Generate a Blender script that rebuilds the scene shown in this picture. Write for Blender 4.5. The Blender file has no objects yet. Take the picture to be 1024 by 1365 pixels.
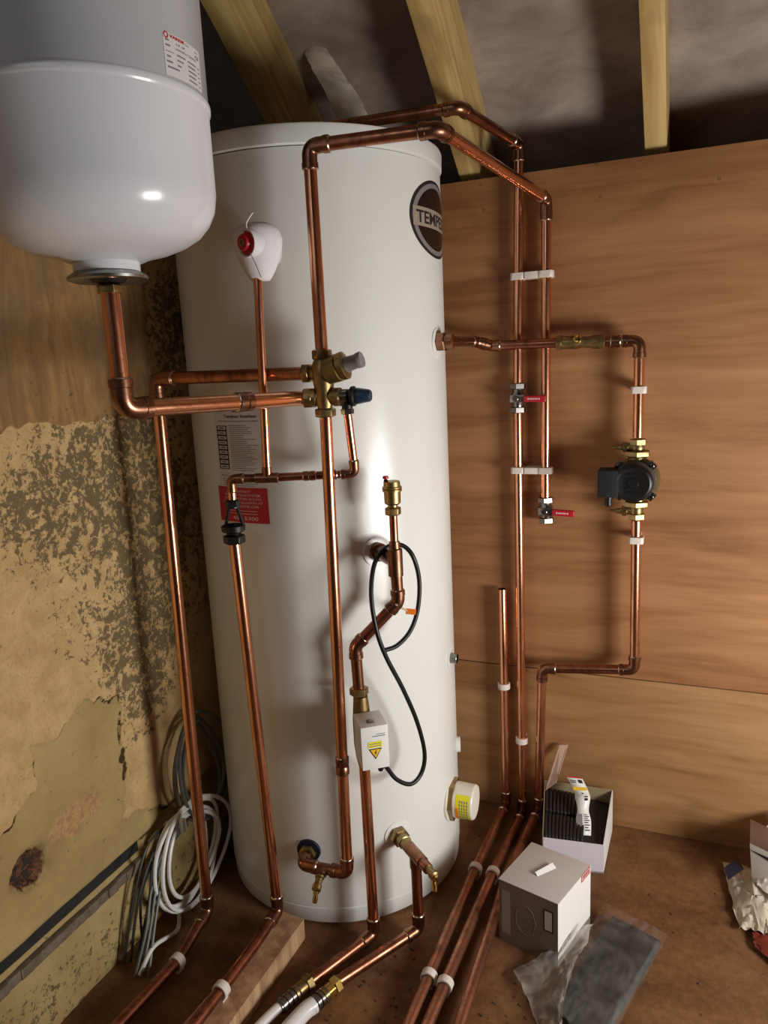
import bpy, bmesh, math, random
from math import sin, cos, pi, radians, sqrt, atan2
from mathutils import Vector, Matrix, noise

C = bpy.context.scene.collection
S = bpy.context.scene

# ------------------------------------------------------------------ camera
cd = bpy.data.cameras.new('camera'); cam = bpy.data.objects.new('camera', cd); C.objects.link(cam)
PITCH, ROLL, YAW, FPX = .2015, -.0483, -.3966, 994.9
F = Vector((sin(YAW)*cos(PITCH), cos(YAW)*cos(PITCH), -sin(PITCH)))
R0 = Vector((cos(YAW), -sin(YAW), 0)); U0 = R0.cross(F)
RR = R0*cos(ROLL)+U0*sin(ROLL); UU = U0*cos(ROLL)-R0*sin(ROLL)
cam.matrix_world = Matrix(((RR.x, UU.x, -F.x, 0), (RR.y, UU.y, -F.y, 0), (RR.z, UU.z, -F.z, 1.18), (0, 0, 0, 1)))
cd.sensor_fit = 'VERTICAL'; cd.sensor_height = 36.0; cd.lens = 36.0*FPX/1365.0
cd.clip_start = .02; cd.clip_end = 50
S.camera = cam

# ------------------------------------------------------------------ world, lights, exposure
w = bpy.data.worlds.new('world'); S.world = w; w.use_nodes = True
w.node_tree.nodes['Background'].inputs[0].default_value = (.75, .85, 1, 1)
w.node_tree.nodes['Background'].inputs[1].default_value = .03

def area(name, loc, target, sx, sy, power, col):
    l = bpy.data.lights.new(name, 'AREA'); l.shape = 'RECTANGLE'; l.size = sx; l.size_y = sy; l.energy = power; l.color = col
    o = bpy.data.objects.new(name, l); C.objects.link(o); o.location = loc
    o.rotation_euler = (Vector(target)-Vector(loc)).to_track_quat('-Z', 'Z').to_euler()
    return o
# daylight through the low opening on the right, and a weaker fill lamp added behind the camera to brighten the vessel
area('window_daylight', (.90, .93, .62), (-.55, 1.35, .95), .36, .48, 22, (1.0, .98, .95))
area('rear_fill', (-.72, -.75, 1.95), (-.72, .8, 1.45), .9, .7, 2.1, (.93, .96, 1.0))
S.view_settings.view_transform = 'Standard'; S.view_settings.look = 'None'
S.view_settings.exposure = 0.0; S.view_settings.gamma = 1.0; S.view_settings.use_curve_mapping = False

# ------------------------------------------------------------------ materials
def lin(c):
    c /= 255.0
    return c/12.92 if c <= .04045 else ((c+.055)/1.055)**2.4
def rgb(r, g, b): return (lin(r), lin(g), lin(b), 1)

class NT:
    def __init__(s, name):
        s.m = bpy.data.materials.new(name); s.m.use_nodes = True; s.t = s.m.node_tree; s.p = s.t.nodes['Principled BSDF']
    def n(s, typ, **kw):
        nd = s.t.nodes.new(typ)
        for k, v in kw.items(): setattr(nd, k, v)
        return nd
    def l(s, a, b): s.t.links.new(a, b)
    def coord(s, scale=(1, 1, 1), rot=(0, 0, 0), kind='Object', loc=(0, 0, 0)):
        tc = s.n('ShaderNodeTexCoord'); mp = s.n('ShaderNodeMapping')
        mp.inputs['Scale'].default_value = scale; mp.inputs['Rotation'].default_value = rot; mp.inputs['Location'].default_value = loc
        if kind == 'World':
            g = s.n('ShaderNodeNewGeometry'); s.l(g.outputs['Position'], mp.inputs[0])
        else: s.l(tc.outputs[kind], mp.inputs[0])
        return mp.outputs[0]
    def noise(s, vec, scale, detail=4, rough=.5, dist=0):
        nd = s.n('ShaderNodeTexNoise'); s.l(vec, nd.inputs['Vector'])
        nd.inputs['Scale'].default_value = scale; nd.inputs['Detail'].default_value = detail
        nd.inputs['Roughness'].default_value = rough; nd.inputs['Distortion'].default_value = dist
        return nd.outputs['Fac']
    def ramp(s, fac, stops):
        nd = s.n('ShaderNodeValToRGB'); s.l(fac, nd.inputs[0]); e = nd.color_ramp.elements
        while len(e) > 1: e.remove(e[-1])
        e[0].position = stops[0][0]; e[0].color = stops[0][1]
        for p, c in stops[1:]:
            x = e.new(p); x.color = c
        return nd.outputs[0]
    def mix(s, fac, a, b):
        nd = s.n('ShaderNodeMix', data_type='RGBA')
        for i, v in ((0, fac), (6, a), (7, b)):
            if hasattr(v, 'is_linked') or isinstance(v, bpy.types.NodeSocket): s.l(v, nd.inputs[i])
            else: nd.inputs[i].default_value = v
        return nd.outputs[2]
    def math(s, op, a, b=0.0, clamp=False):
        nd = s.n('ShaderNodeMath', operation=op); nd.use_clamp = clamp
        for i, v in ((0, a), (1, b)):
            if isinstance(v, bpy.types.NodeSocket): s.l(v, nd.inputs[i])
            else: nd.inputs[i].default_value = v
        return nd.outputs[0]
    def bump(s, h, strength=.3, dist=.002):
        nd = s.n('ShaderNodeBump'); s.l(h, nd.inputs['Height']); nd.inputs['Strength'].default_value = strength
        nd.inputs['Distance'].default_value = dist; s.l(nd.outputs[0], s.p.inputs['Normal'])
    def col(s, c):
        if isinstance(c, bpy.types.NodeSocket): s.l(c, s.p.inputs['Base Color'])
        else: s.p.inputs['Base Color'].default_value = c
    def set(s, **kw):
        for k, v in kw.items():
            i = s.p.inputs[k.replace('_', ' ')]
            if isinstance(v, bpy.types.NodeSocket): s.l(v, i)
            else: i.default_value = v
        return s

BW = lambda v: (v, v, v, 1)
def plain(name, col, rough=.5, metal=0.0, var=.12, scale=60, bump=0.0, coat=0.0, spec=.5):
    t = NT(name); co = t.coord()
    f = t.noise(co, scale, 3)
    d = tuple(c*(1-var) for c in col[:3])+(1,); b = tuple(min(1, c*(1+var)) for c in col[:3])+(1,)
    t.col(t.ramp(f, [(.3, d), (.7, b)])); t.set(Roughness=rough, Metallic=metal)
    t.p.inputs['Coat Weight'].default_value = coat; t.p.inputs['Specular IOR Level'].default_value = spec
    if bump: t.bump(f, bump, .001)
    return t.m

def copper(name, base, dark, r0, r1, tarn=.5):
    t = NT(name); co = t.coord((1, 1, .35)); n1 = t.noise(co, 38, 5, .65, .6); n2 = t.noise(t.coord(), 220, 3)
    n3 = t.noise(t.coord(loc=(3, 1, 2)), 9, 4, .6)
    a = t.math('ADD', t.math('MULTIPLY', n1, .6), t.math('MULTIPLY', n3, .4))
    t.col(t.ramp(a, [(tarn-.10, base), (tarn+.02, tuple((base[i]*.6+dark[i]*.4) for i in range(3))+(1,)), (tarn+.16, dark)]))
    t.set(Metallic=1.0, Roughness=t.ramp(t.math('ADD', t.math('MULTIPLY', a, .8), t.math('MULTIPLY', n2, .2)), [(.35, BW(r0)), (.65, BW(r1))]))
    t.bump(n2, .02, .0004)
    return t.m

M = {}
M['copper'] = copper('copper_pipe', rgb(240, 176, 138), rgb(176, 108, 78), .15, .30, .56)
M['copper_dark'] = copper('tarnished_shaded_copper', rgb(190, 126, 98), rgb(108, 68, 52), .24, .42, .47)  # tarnish tone, also used to paint shade on the horizontal loop pipe
M['copper_dusty'] = copper('dusty_floor_copper', rgb(196, 140, 112), rgb(126, 86, 66), .36, .55, .47)
M['copper_fit'] = copper('heated_copper_fitting', rgb(166, 118, 92), rgb(104, 76, 60), .2, .42, .5)
M['solder'] = plain('solder', rgb(205, 185, 165), .25, 1.0, .2, 200)
M['brass'] = copper('brass', rgb(176, 152, 104), rgb(112, 94, 62), .3, .5, .5)
M['brass_bright'] = plain('bright_brass', rgb(232, 200, 110), .2, 1.0, .1, 90)
M['chrome'] = plain('chrome', rgb(140, 136, 132), .28, 1.0, .06, 60)
M['steel'] = plain('dull_steel', rgb(150, 150, 142), .32, 1.0, .15, 60)
M['black'] = plain('black_plastic', rgb(13, 13, 14), .42, 0, .2, 80)
M['black_matt'] = plain('matt_black', rgb(16, 16, 17), .7, 0, .25, 80)
M['pump_grey'] = plain('dark_grey_motor_casing', rgb(58, 58, 58), .5, 0, .2, 60)
M['navy'] = plain('navy_plastic', rgb(30, 50, 70), .35, 0, .1, 60)
M['navy_foam'] = plain('navy_collar', rgb(22, 27, 48), .6, 0, .1, 60)
M['red'] = plain('red_plastic', rgb(178, 24, 38), .4, 0, .1, 60)
M['grey_cap'] = plain('grey_plastic', rgb(128, 125, 126), .45, 0, .06, 60)
M['clip'] = plain('white_nylon', rgb(226, 214, 204), .5, 0, .05, 60)
M['foam'] = plain('white_foam', rgb(226, 222, 226), .9, 0, .03, 90, .3)
M['white'] = plain('white_plastic', rgb(232, 232, 226), .4, 0, .02, 30)
M['cream_cap'] = plain('cream_plastic', rgb(232, 226, 208), .4, 0, .03, 30)
M['paper'] = plain('label_paper', rgb(214, 212, 212), .6, 0, .02, 30)
M['ink'] = plain('printed_black', rgb(30, 28, 30), .6, 0, .05, 30)
M['ink_grey'] = plain('printed_grey', rgb(128, 124, 128), .6, 0, .05, 30)
M['ink_white'] = plain('printed_white', rgb(228, 200, 200), .6, 0, .05, 30)
M['ink_red'] = plain('printed_red', rgb(190, 30, 44), .5, 0, .05, 30)
M['yellow'] = plain('yellow_sticker', rgb(238, 226, 40), .45, 0, .03, 30)
M['amber'] = plain('amber_print', rgb(240, 190, 40), .45, 0, .03, 30)
M['orange'] = plain('orange_sticker', rgb(244, 130, 30), .5, 0, .03, 30)
M['badge_dark'] = plain('badge_brown_black', rgb(28, 20, 18), .3, 0, .05, 30)
M['badge_grey'] = plain('badge_grey', rgb(130, 124, 122), .35, 0, .05, 30)
M['badge_band'] = plain('badge_band', rgb(158, 144, 130), .35, 0, .05, 30)
M['cable_grey'] = plain('grey_cable_sheath', rgb(92, 92, 86), .45, 0, .1, 60)
M['cable_dark'] = plain('dark_cable_sheath', rgb(52, 54, 50), .45, 0, .1, 60)
M['cable_white'] = plain('white_cable_sheath', rgb(232, 232, 226), .4, 0, .04, 60)
M['plastic_pipe'] = plain('white_barrier_pipe', rgb(232, 230, 228), .3, 0, .03, 60)
M['bolt'] = plain('galvanised_bolt', rgb(120, 120, 118), .25, 1, .05, 60)

# white enamel jacket of the cylinder
t = NT('cylinder_jacket'); n1 = t.noise(t.coord(), 3, 3); n2 = t.noise(t.coord(), 400, 2)
t.col(t.ramp(n1, [(.3, rgb(222, 224, 218)), (.7, rgb(232, 233, 228))])); t.set(Roughness=.28); t.bump(n2, .03, .0005)
M['jacket'] = t.m
t = NT('vessel_enamel'); n1 = t.noise(t.coord(), 3, 3); n2 = t.noise(t.coord(), 260, 2)
t.col(t.ramp(n1, [(.3, rgb(206, 208, 213)), (.7, rgb(216, 218, 222))])); t.set(Roughness=.2); t.bump(n2, .05, .0006)
M['enamel'] = t.m

# plywood
def ply(name, base, hi, lo, seed, rough=.62, amt=1.0):
    t = NT(name)
    warp = t.noise(t.coord((1.0, 1, 3.2), kind='World', loc=(seed, 0, seed*.7)), 1.6, 3, .5)
    sc = t.coord((1.4, 1.4, 15), kind='World', loc=(seed*1.3, 0, 0))
    add = t.n('ShaderNodeVectorMath', operation='ADD'); t.l(sc, add.inputs[0])
    cmb = t.n('ShaderNodeCombineXYZ'); t.l(t.math('MULTIPLY', warp, 3.4), cmb.inputs[2]); t.l(cmb.outputs[0], add.inputs[1])
    g1 = t.noise(add.outputs[0], 1.0, 5, .55, .5)
    g2 = t.noise(t.coord((9, 9, 190), kind='World'), 1.0, 4, .7)
    gs = t.noise(t.coord((3, 3, 60), kind='World', loc=(0, 0, seed)), 1.0, 3, .6)
    a = t.math('ADD', t.math('MULTIPLY', g1, .62), t.math('ADD', t.math('MULTIPLY', g2, .16), t.math('MULTIPLY', gs, .22)))
    c = t.ramp(a, [(.36, lo), (.47, base), (.62, hi)])
    blot = t.noise(t.coord((1, 1, 2), kind='World', loc=(5, 3, seed)), 2.2, 3, .5)
    c = t.mix(t.ramp(blot, [(.45, BW(0)), (.75, BW(.35*amt))]), c, lo)
    t.col(c); t.set(Roughness=rough); t.p.inputs['Specular IOR Level'].default_value = .3
    t.bump(a, .25, .0012)
    return t.m
M['ply'] = ply('plywood_veneer', rgb(162, 113, 73), rgb(180, 131, 89), rgb(138, 90, 56), 2.0)
M['ply_low'] = ply('plywood_veneer_lower', rgb(158, 115, 72), rgb(176, 134, 90), rgb(134, 92, 56), 9.0)
t = NT('floor_board'); n1 = t.noise(t.coord((1, 2.6, 1), kind='World'), 3.0, 5, .6, .4); n2 = t.noise(t.coord(kind='World'), 60, 5, .75)
n3 = t.noise(t.coord(kind='World', loc=(4, 4, 0)), 5, 5, .65)
a = t.math('ADD', t.math('MULTIPLY', n1, .6), t.math('MULTIPLY', n2, .4))
c = t.ramp(a, [(.38, rgb(88, 58, 36)), (.52, rgb(116, 80, 50)), (.66, rgb(140, 100, 64))])
c = t.mix(t.ramp(n3, [(.52, BW(0)), (.7, BW(.45))]), c, rgb(148, 114, 80))
t.col(c); t.set(Roughness=.7); t.p.inputs['Specular IOR Level'].default_value = .25; t.bump(n2, .4, .002); M['floor'] = t.m

# sawn timber
def timber(name, hi, lo, axis_scale, knots=True):
    t = NT(name); g = t.noise(t.coord(axis_scale), 1.0, 5, .6, .6)
    k = t.noise(t.coord((4, 4, 4)), 1.6, 2)
    c = t.ramp(g, [(.35, lo), (.5, tuple((lo[i]+hi[i])/2 for i in range(3))+(1,)), (.66, hi)])
    c = t.mix(t.ramp(k, [(.62, BW(0)), (.74, BW(.6))]), c, tuple(x*.45 for x in lo[:3])+(1,))
    t.col(c); t.set(Roughness=.7); t.bump(g, .35, .0015)
    return t.m
M['rafter'] = timber('treated_rafter', rgb(208, 180, 118), rgb(168, 136, 78), (34, 34, 3))
M['rafter_old'] = timber('brown_old_timber', rgb(120, 84, 52), rgb(62, 40, 24), (30, 4, 30))
M['batten'] = timber('lit_batten', rgb(206, 172, 130), rgb(150, 112, 78), (40, 40, 3))
M['batten_top'] = timber('shaded_batten_top', rgb(198, 156, 120), rgb(150, 112, 82), (40, 40, 3))  # darker copy of the side timber; shade painted into the top face

t = NT('roof_felt'); n1 = t.noise(t.coord((1, 1, 3)), 6, 5, .6, .5); n2 = t.noise(t.coord(), 120, 3, .6)
t.col(t.ramp(n1, [(.3, rgb(130, 114, 102)), (.7, rgb(172, 156, 142))])); t.set(Roughness=.75); t.bump(n1, .4, .01); M['felt'] = t.m
M['torn'] = plain('torn_membrane', rgb(196, 184, 166), .7, 0, .2, 20, .3)

# old distempered wall: masks come from attributes of the wall mesh, broken up by noise
t = NT('old_wall')
def attr(nm):
    a = t.n('ShaderNodeAttribute', attribute_name=nm); return a.outputs['Fac']
f1 = t.noise(t.coord(kind='World'), 18, 8, .7, .3); f2 = t.noise(t.coord(kind='World', loc=(7, 2, 4)), 85, 6, .75, .5); f3 = t.noise(t.coord(kind='World', loc=(1, 9, 3)), 7, 4, .6)
f4 = t.noise(t.coord((1, 3, .6), kind='World', loc=(2, 2, 8)), 12, 5, .65, 1.0); f5 = t.noise(t.coord(kind='World', loc=(8, 8, 8)), 190, 4, .7)
cream = t.mix(t.ramp(f1, [(.35, BW(0)), (.7, BW(1))]), rgb(214, 182, 128), rgb(184, 150, 102))
cream = t.mix(t.ramp(f5, [(.55, BW(0)), (.75, BW(.5))]), cream, rgb(120, 98, 60))
olive = t.mix(t.ramp(f3, [(.35, BW(0)), (.7, BW(1))]), rgb(186, 162, 110), rgb(162, 138, 90))
def thr(a, n, amp, lo, hi):
    return t.ramp(t.math('ADD', a, t.math('MULTIPLY', t.math('SUBTRACT', n, .5), amp)), [(lo, BW(0)), (hi, BW(1))])
base = t.mix(thr(attr('flake'), f1, .12, .47, .50), cream, olive)
base = t.mix(thr(attr('rough'), f1, 1.1, .50, .62), base, t.mix(t.ramp(f2, [(.4, BW(0)), (.6, BW(1))]), rgb(168, 130, 90), rgb(196, 160, 112)))
brown = t.mix(t.ramp(f4, [(.35, BW(0)), (.65, BW(1))]), rgb(132, 102, 68), rgb(166, 128, 80))
brown = t.mix(t.ramp(f3, [(.48, BW(0)), (.66, BW(.8))]), brown, rgb(124, 100, 76))
base = t.mix(thr(attr('brown'), f1, .05, .46, .52), base, brown)
f6 = t.noise(t.coord(kind='World', loc=(3, 5, 5)), 42, 7, .72, .6)
mn = t.math('ADD', t.math('MULTIPLY', f6, .5), t.math('MULTIPLY', f2, .5))
mould = t.ramp(t.math('ADD', t.math('MULTIPLY', attr('mould'), .12), mn), [(.595, BW(0)), (.625, BW(1))])
base = t.mix(t.math('MULTIPLY', mould, .8), base, t.mix(f2, rgb(62, 56, 42), rgb(92, 82, 60)))
base = t.mix(thr(attr('hole'), f6, 1.3, .42, .60), base, t.mix(t.ramp(f2, [(.4, BW(0)), (.6, BW(1))]), rgb(54, 34, 24), rgb(128, 88, 60)))
base = t.mix(thr(attr('edge'), f2, .5, .34, .5), base, rgb(70, 56, 32))  # crack line with the flaked edge's shadow painted in
t.col(base); t.set(Roughness=.85); t.p.inputs['Specular IOR Level'].default_value = .2
t.bump(t.math('ADD', mn, t.math('MULTIPLY', f5, .3)), .6, .004); M['wall'] = t.m
M['strip_black'] = plain('black_bitumen_strip', rgb(30, 32, 33), .6, 0, .4, 40, .5)
M['strip_grey'] = plain('dirty_grey_ledge', rgb(112, 98, 80), .85, 0, .3, 50, .6)
M['dark_wall'] = plain('dark_masonry', rgb(46, 38, 30), .9, 0, .4, 12, .5)
M['pale_wall'] = plain('pale_plaster', rgb(150, 140, 122), .85, 0, .1, 6, .2)

M['card_grey'] = plain('shaded_grey_card', rgb(118, 106, 96), .55, 0, .03, 10)  # front of the grey box, its shade mixed into the colour
M['card_top'] = plain('pale_grey_card', rgb(196, 188, 184), .5, 0, .02, 10)
M['card_white'] = plain('white_card', rgb(232, 230, 224), .5, 0, .02, 10)
M['card_strip'] = plain('mid_grey_print', rgb(150, 140, 134), .55, 0, .03, 10)
M['card_line'] = plain('faint_grey_print', rgb(134, 122, 110), .55, 0, .03, 10)
M['card_lav'] = plain('lilac_white_card', rgb(214, 208, 216), .55, 0, .03, 10)
M['card_in'] = plain('inside_of_carton', rgb(150, 132, 100), .7, 0, .05, 20)
M['flap'] = plain('carton_flap', rgb(196, 164, 146), .65, 0, .05, 20)
M['pad'] = plain('charcoal_foam', rgb(62, 64, 64), .7, 0, .3, 70, .6)
M['rib'] = plain('black_ribbed_rubber', rgb(34, 31, 31), .5, 0, .2, 60)
def film(name, col, alpha, rough=.2):
    t = NT(name); t.col(col); n1 = t.noise(t.coord(), 30, 4, .6, 1.0)
    t.set(Roughness=rough, Alpha=t.ramp(n1, [(.3, BW(max(0, alpha-.15))), (.7, BW(min(1, alpha+.2)))])); t.bump(n1, .5, .004)
    return t.m
def clear_film(name, lo, hi):
    t = NT(name); n1 = t.noise(t.coord((1, 1, 1)), 14, 3, .5, 1.5)
    tr = t.n('ShaderNodeBsdfTransparent'); gl = t.n('ShaderNodeBsdfGlossy'); gl.inputs['Roughness'].default_value = .16; df = t.n('ShaderNodeBsdfDiffuse'); df.inputs[0].default_value = rgb(214, 208, 198)
    m1 = t.n('ShaderNodeMixShader'); m2_ = t.n('ShaderNodeMixShader'); lw = t.n('ShaderNodeLayerWeight'); lw.inputs[0].default_value = .22
    t.l(t.ramp(n1, [(.35, BW(lo)), (.7, BW(hi))]), m1.inputs[0]); t.l(tr.outputs[0], m1.inputs[1]); t.l(df.outputs[0], m1.inputs[2])
    t.l(t.math('MULTIPLY', lw.outputs['Fresnel'], .8, True), m2_.inputs[0]); t.l(m1.outputs[0], m2_.inputs[1]); t.l(gl.outputs[0], m2_.inputs[2])
    t.l(m2_.outputs[0], t.t.nodes['Material Output'].inputs[0]);
    return t.m
M['film'] = clear_film('clear_polythene', .02, .12)
M['film_cloudy'] = clear_film('cloudy_polythene', .16, .46)
M['bag'] = plain('white_polythene', rgb(196, 184, 164), .5, 0, .1, 20, .3)
M['tag_gauze'] = film('frosted_tape', rgb(210, 190, 160), .7, .5)
M['wrapper'] = plain('dull_red_wrapper', rgb(128, 48, 36), .5, 0, .2, 40)
M['debris'] = plain('wood_crumbs', rgb(92, 66, 44), .9, 0, .3, 90)

# ------------------------------------------------------------------ mesh builder
W = {}     # world position of every object's origin
class MB:
    def __init__(s): s.v = []; s.f = []; s.fm = []; s.mi = 0
    def add(s, vs, fs):
        o = len(s.v); s.v += [Vector(v) for v in vs]
        for f in fs: s.f.append([i+o for i in f]); s.fm.append(s.mi)
        return s
    def lathe(s, o, ax, prof, seg=24, spin=0.0, closed=True):
        o = Vector(o); ax = Vector(ax).normalized()
        a = ax.orthogonal().normalized() if abs(ax.z) < .9 else Vector((1, 0, 0))
        if abs(ax.z) < .9: a = Vector((0, 0, 1)) - ax*ax.z; a.normalize()
        a = (a - ax*a.dot(ax)).normalized(); b = ax.cross(a)
        vs = []; n = len(prof)
        for (t_, r) in prof:
            for k in range(seg):
                an = spin+2*pi*k/seg; vs.append(o+ax*t_+(a*cos(an)+b*sin(an))*r)
        fs = []
        for i in range(n-1):
            for k in range(seg):
                k2 = (k+1) % seg; fs.append([i*seg+k, i*seg+k2, (i+1)*seg+k2, (i+1)*seg+k])
        if closed: fs.append(list(range(seg))[::-1]); fs.append([(n-1)*seg+k for k in range(seg)])
        return s.add(vs, fs)
    def tube(s, pts, r, seg=14, cap=True, ry=None):
        pts = [Vector(p) for p in pts]; n = len(pts)
        if not hasattr(r, '__len__'): r = [r]*n
        tg = [(pts[min(i+1, n-1)]-pts[max(i-1, 0)]).normalized() for i in range(n)]
        a = tg[0].orthogonal().normalized(); vs = []
        for i in range(n):
            a = (a-tg[i]*a.dot(tg[i])).normalized(); b = tg[i].cross(a)
            for k in range(seg):
                an = 2*pi*k/seg; vs.append(pts[i]+(a*cos(an)+b*sin(an))*r[i])
        fs = []
        for i in range(n-1):
            for k in range(seg):
                k2 = (k+1) % seg; fs.append([i*seg+k, i*seg+k2, (i+1)*seg+k2, (i+1)*seg+k])
        if cap: fs.append(list(range(seg))[::-1]); fs.append([(n-1)*seg+k for k in range(seg)])
        return s.add(vs, fs)
    def box(s, c, size, ax=None):
        c = Vector(c); X, Y, Z = ax or (Vector((1, 0, 0)), Vector((0, 1, 0)), Vector((0, 0, 1)))
        hx, hy, hz = [q/2 for q in size]; vs = [c+X*(hx*i)+Y*(hy*j)+Z*(hz*k) for k in (-1, 1) for j in (-1, 1) for i in (-1, 1)]
        return s.add(vs, [[0, 2, 3, 1], [4, 5, 7, 6], [0, 1, 5, 4], [2, 6, 7, 3], [0, 4, 6, 2], [1, 3, 7, 5]])
    def hexa(s, lo, hi):        # eight corners: four below, four above
        return s.add(list(lo)+list(hi), [[3, 2, 1, 0], [4, 5, 6, 7], [0, 1, 5, 4], [1, 2, 6, 5], [2, 3, 7, 6], [3, 0, 4, 7]])
    def build(s, name, mat, parent=None, loc=None, bev=0.0, smooth=True, sharp=38, mats=None, seg=2):
        o = Vector(loc) if loc is not None else (W[parent.name] if parent else s.center())
        me = bpy.data.meshes.new(name); me.from_pydata([tuple(v-o) for v in s.v], [], s.f)
        for m_ in (mats or [mat]): me.materials.append(M[m_])
        if mats:
            for p, k in zip(me.polygons, s.fm): p.material_index = k
        bm = bmesh.new(); bm.from_mesh(me); bmesh.ops.remove_doubles(bm, verts=bm.verts, dist=1e-6); bmesh.ops.recalc_face_normals(bm, faces=bm.faces)
        if bev:
            es = [e for e in bm.edges if len(e.link_faces) == 2 and e.calc_face_angle(0) > radians(40)]
            bmesh.ops.bevel(bm, geom=es, offset=bev, segments=seg, profile=.6, affect='EDGES', clamp_overlap=True)
        bm.to_mesh(me); bm.free()
        if smooth:
            me.shade_smooth(); me.set_sharp_from_angle(angle=radians(sharp))
        ob = bpy.data.objects.new(name, me); C.objects.link(ob)
        if parent: ob.parent = parent; ob.location = o-W[parent.name]
        else: ob.location = o
        W[ob.name] = o; return ob
    def center(s):
        xs = [v.x for v in s.v]; ys = [v.y for v in s.v]; zs = [v.z for v in s.v]
        return Vector(((min(xs)+max(xs))/2, (min(ys)+max(ys))/2, min(zs)))

def tag(o, label, cat, group=None):
    o['label'] = label; o['category'] = cat
    if group: o['group'] = group
    return o
def thing(name, label, cat, loc, group=None):
    o = bpy.data.objects.new(name, None); o.empty_display_size = .02; C.objects.link(o); o.location = loc; W[o.name] = Vector(loc)
    return tag(o, label, cat, group)
def struct(o, label=None):
    o['kind'] = 'structure'
    if label: o['label'] = label
    return o

def arc(pts, R, n=7):
    pts = [Vector(p) for p in pts]; out = [pts[0]]
    for i in range(1, len(pts)-1):
        d1 = (pts[i]-pts[i-1]).normalized(); d2 = (pts[i+1]-pts[i]).normalized(); th = d1.angle(d2)
        if th < .02: out.append(pts[i]); continue
        T = min(R*math.tan(th/2), (pts[i]-pts[i-1]).length*.49, (pts[i+1]-pts[i]).length*.49); a = pts[i]-d1*T; b = pts[i]+d2*T
        for k in range(n+1):
            u = k/n; out.append((a*(1-u)+pts[i]*u)*(1-u)+(pts[i]*(1-u)+b*u)*u)
    out.append(pts[-1]); return out
def catmull(pts, n=8):
    P = [Vector(p) for p in pts]; P = [P[0]*2-P[1]]+P+[P[-1]*2-P[-2]]; out = []
    for i in range(1, len(P)-2):
        for k in range(n):
            u = k/n; out.append(.5*((2*P[i])+(P[i+1]-P[i-1])*u+(2*P[i-1]-5*P[i]+4*P[i+1]-P[i+2])*u*u+(3*P[i]-P[i-1]-3*P[i+1]+P[i+2])*u**3))
    out.append(P[-2]); return out

def pipe_run(label, pts, r=.011, mat='copper', fit='copper_fit', couplers=(), group=None, open_end=False, gap=True, name='copper_pipe', skip=()):
    """one soldered run: straight lengths, an elbow at every corner, couplers part way"""
    pts = [Vector(p) for p in pts]; base = min(pts, key=lambda p: p.z)
    root = thing(name, label, 'pipe', base, group); n = len(pts); R = r*1.9
    bend = lambda i: (pts[i]-pts[i-1]).normalized().angle((pts[i+1]-pts[i]).normalized()) < .32
    mats = mat if isinstance(mat, (list, tuple)) else [mat]*(n-1)
    def T(i):
        if i == 0 or i == n-1: return 0
        th = (pts[i]-pts[i-1]).normalized().angle((pts[i+1]-pts[i]).normalized())
        return R*math.tan(th/2)
    for i in range(n-1):
        d = (pts[i+1]-pts[i]).normalized(); a = pts[i]+d*T(i); b = pts[i+1]-d*T(i+1); mb = MB()
        if open_end and i == n-2:
            L = (b-a).length; mb.lathe(a, d, [(0, r), (L-.002, r), (L, r*.95), (L, r*.84), (L-.03, r*.84), (L-.03, .0005)], 20)
        else:
            if i > 0 and bend(i): continue
            ps = [a]; j = i
            while j+1 < n-1 and bend(j+1): ps.append(pts[j+1]); j += 1
            ps.append(pts[j+1]-(pts[j+1]-pts[j]).normalized()*T(j+1)); mb.tube(arc(ps, .12), r, 20)
        mb.build('pipe_length', mats[i], root)
    SR = []
    for i in range(1, n-1):
        if bend(i): continue
        d1 = (pts[i]-pts[i-1]).normalized(); d2 = (pts[i+1]-pts[i]).normalized(); t_ = T(i); s = r*1.25
        a = pts[i]-d1*t_; b = pts[i]+d2*t_
        mb = MB(); mid = arc([a-d1*s, pts[i], b+d2*s], R, 8); mb.tube(mid, r*1.16, 20)
        for p, d in ((a, -d1), (b, d2)):
            mb.lathe(p+d*(s*.3), d, [(0, r*1.16), (s*.05, r*1.26), (s*.7, r*1.26), (s*.78, r*1.12)], 20)
            SR.append((p+d*(s*1.08), d))
        mb.build('elbow', fit, root)
    for (i, u, L) in couplers:
        d = (pts[i+1]-pts[i]).normalized(); c = pts[i].lerp(pts[i+1], u)
        MB().lathe(c-d*L/2, d, [(0, r), (.001, r*1.2), (L*.42, r*1.2), (L*.46, r*1.1), (L*.54, r*1.1), (L*.58, r*1.2), (L-.001, r*1.2), (L, r)], 20).build('coupler', fit, root)
        for q in (-1, 1): SR.append((c+d*(q*L/2), d*q))
    for p, d in SR: MB().lathe(p, d, [(-.0012, r*1.2), (0, r*1.16), (.0016, r*1.0)], 18).build('solder_ring', 'solder', root)
    return root

def nut(mb, c, d, r, L, ch=.12):
    mb.lathe(Vector(c)-Vector(d).normalized()*L/2, d, [(0, r*.86), (L*ch, r), (L*(1-ch), r), (L, r*.86)], 6, spin=pi/6)

# ------------------------------------------------------------------ setting
YW, XL = 1.764, -1.05
mb = MB(); mb.box((.4, .15, -.03), (3.4, 3.9, .06)); fl = struct(mb.build('floor', 'floor', loc=(.4, .15, 0)))
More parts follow.
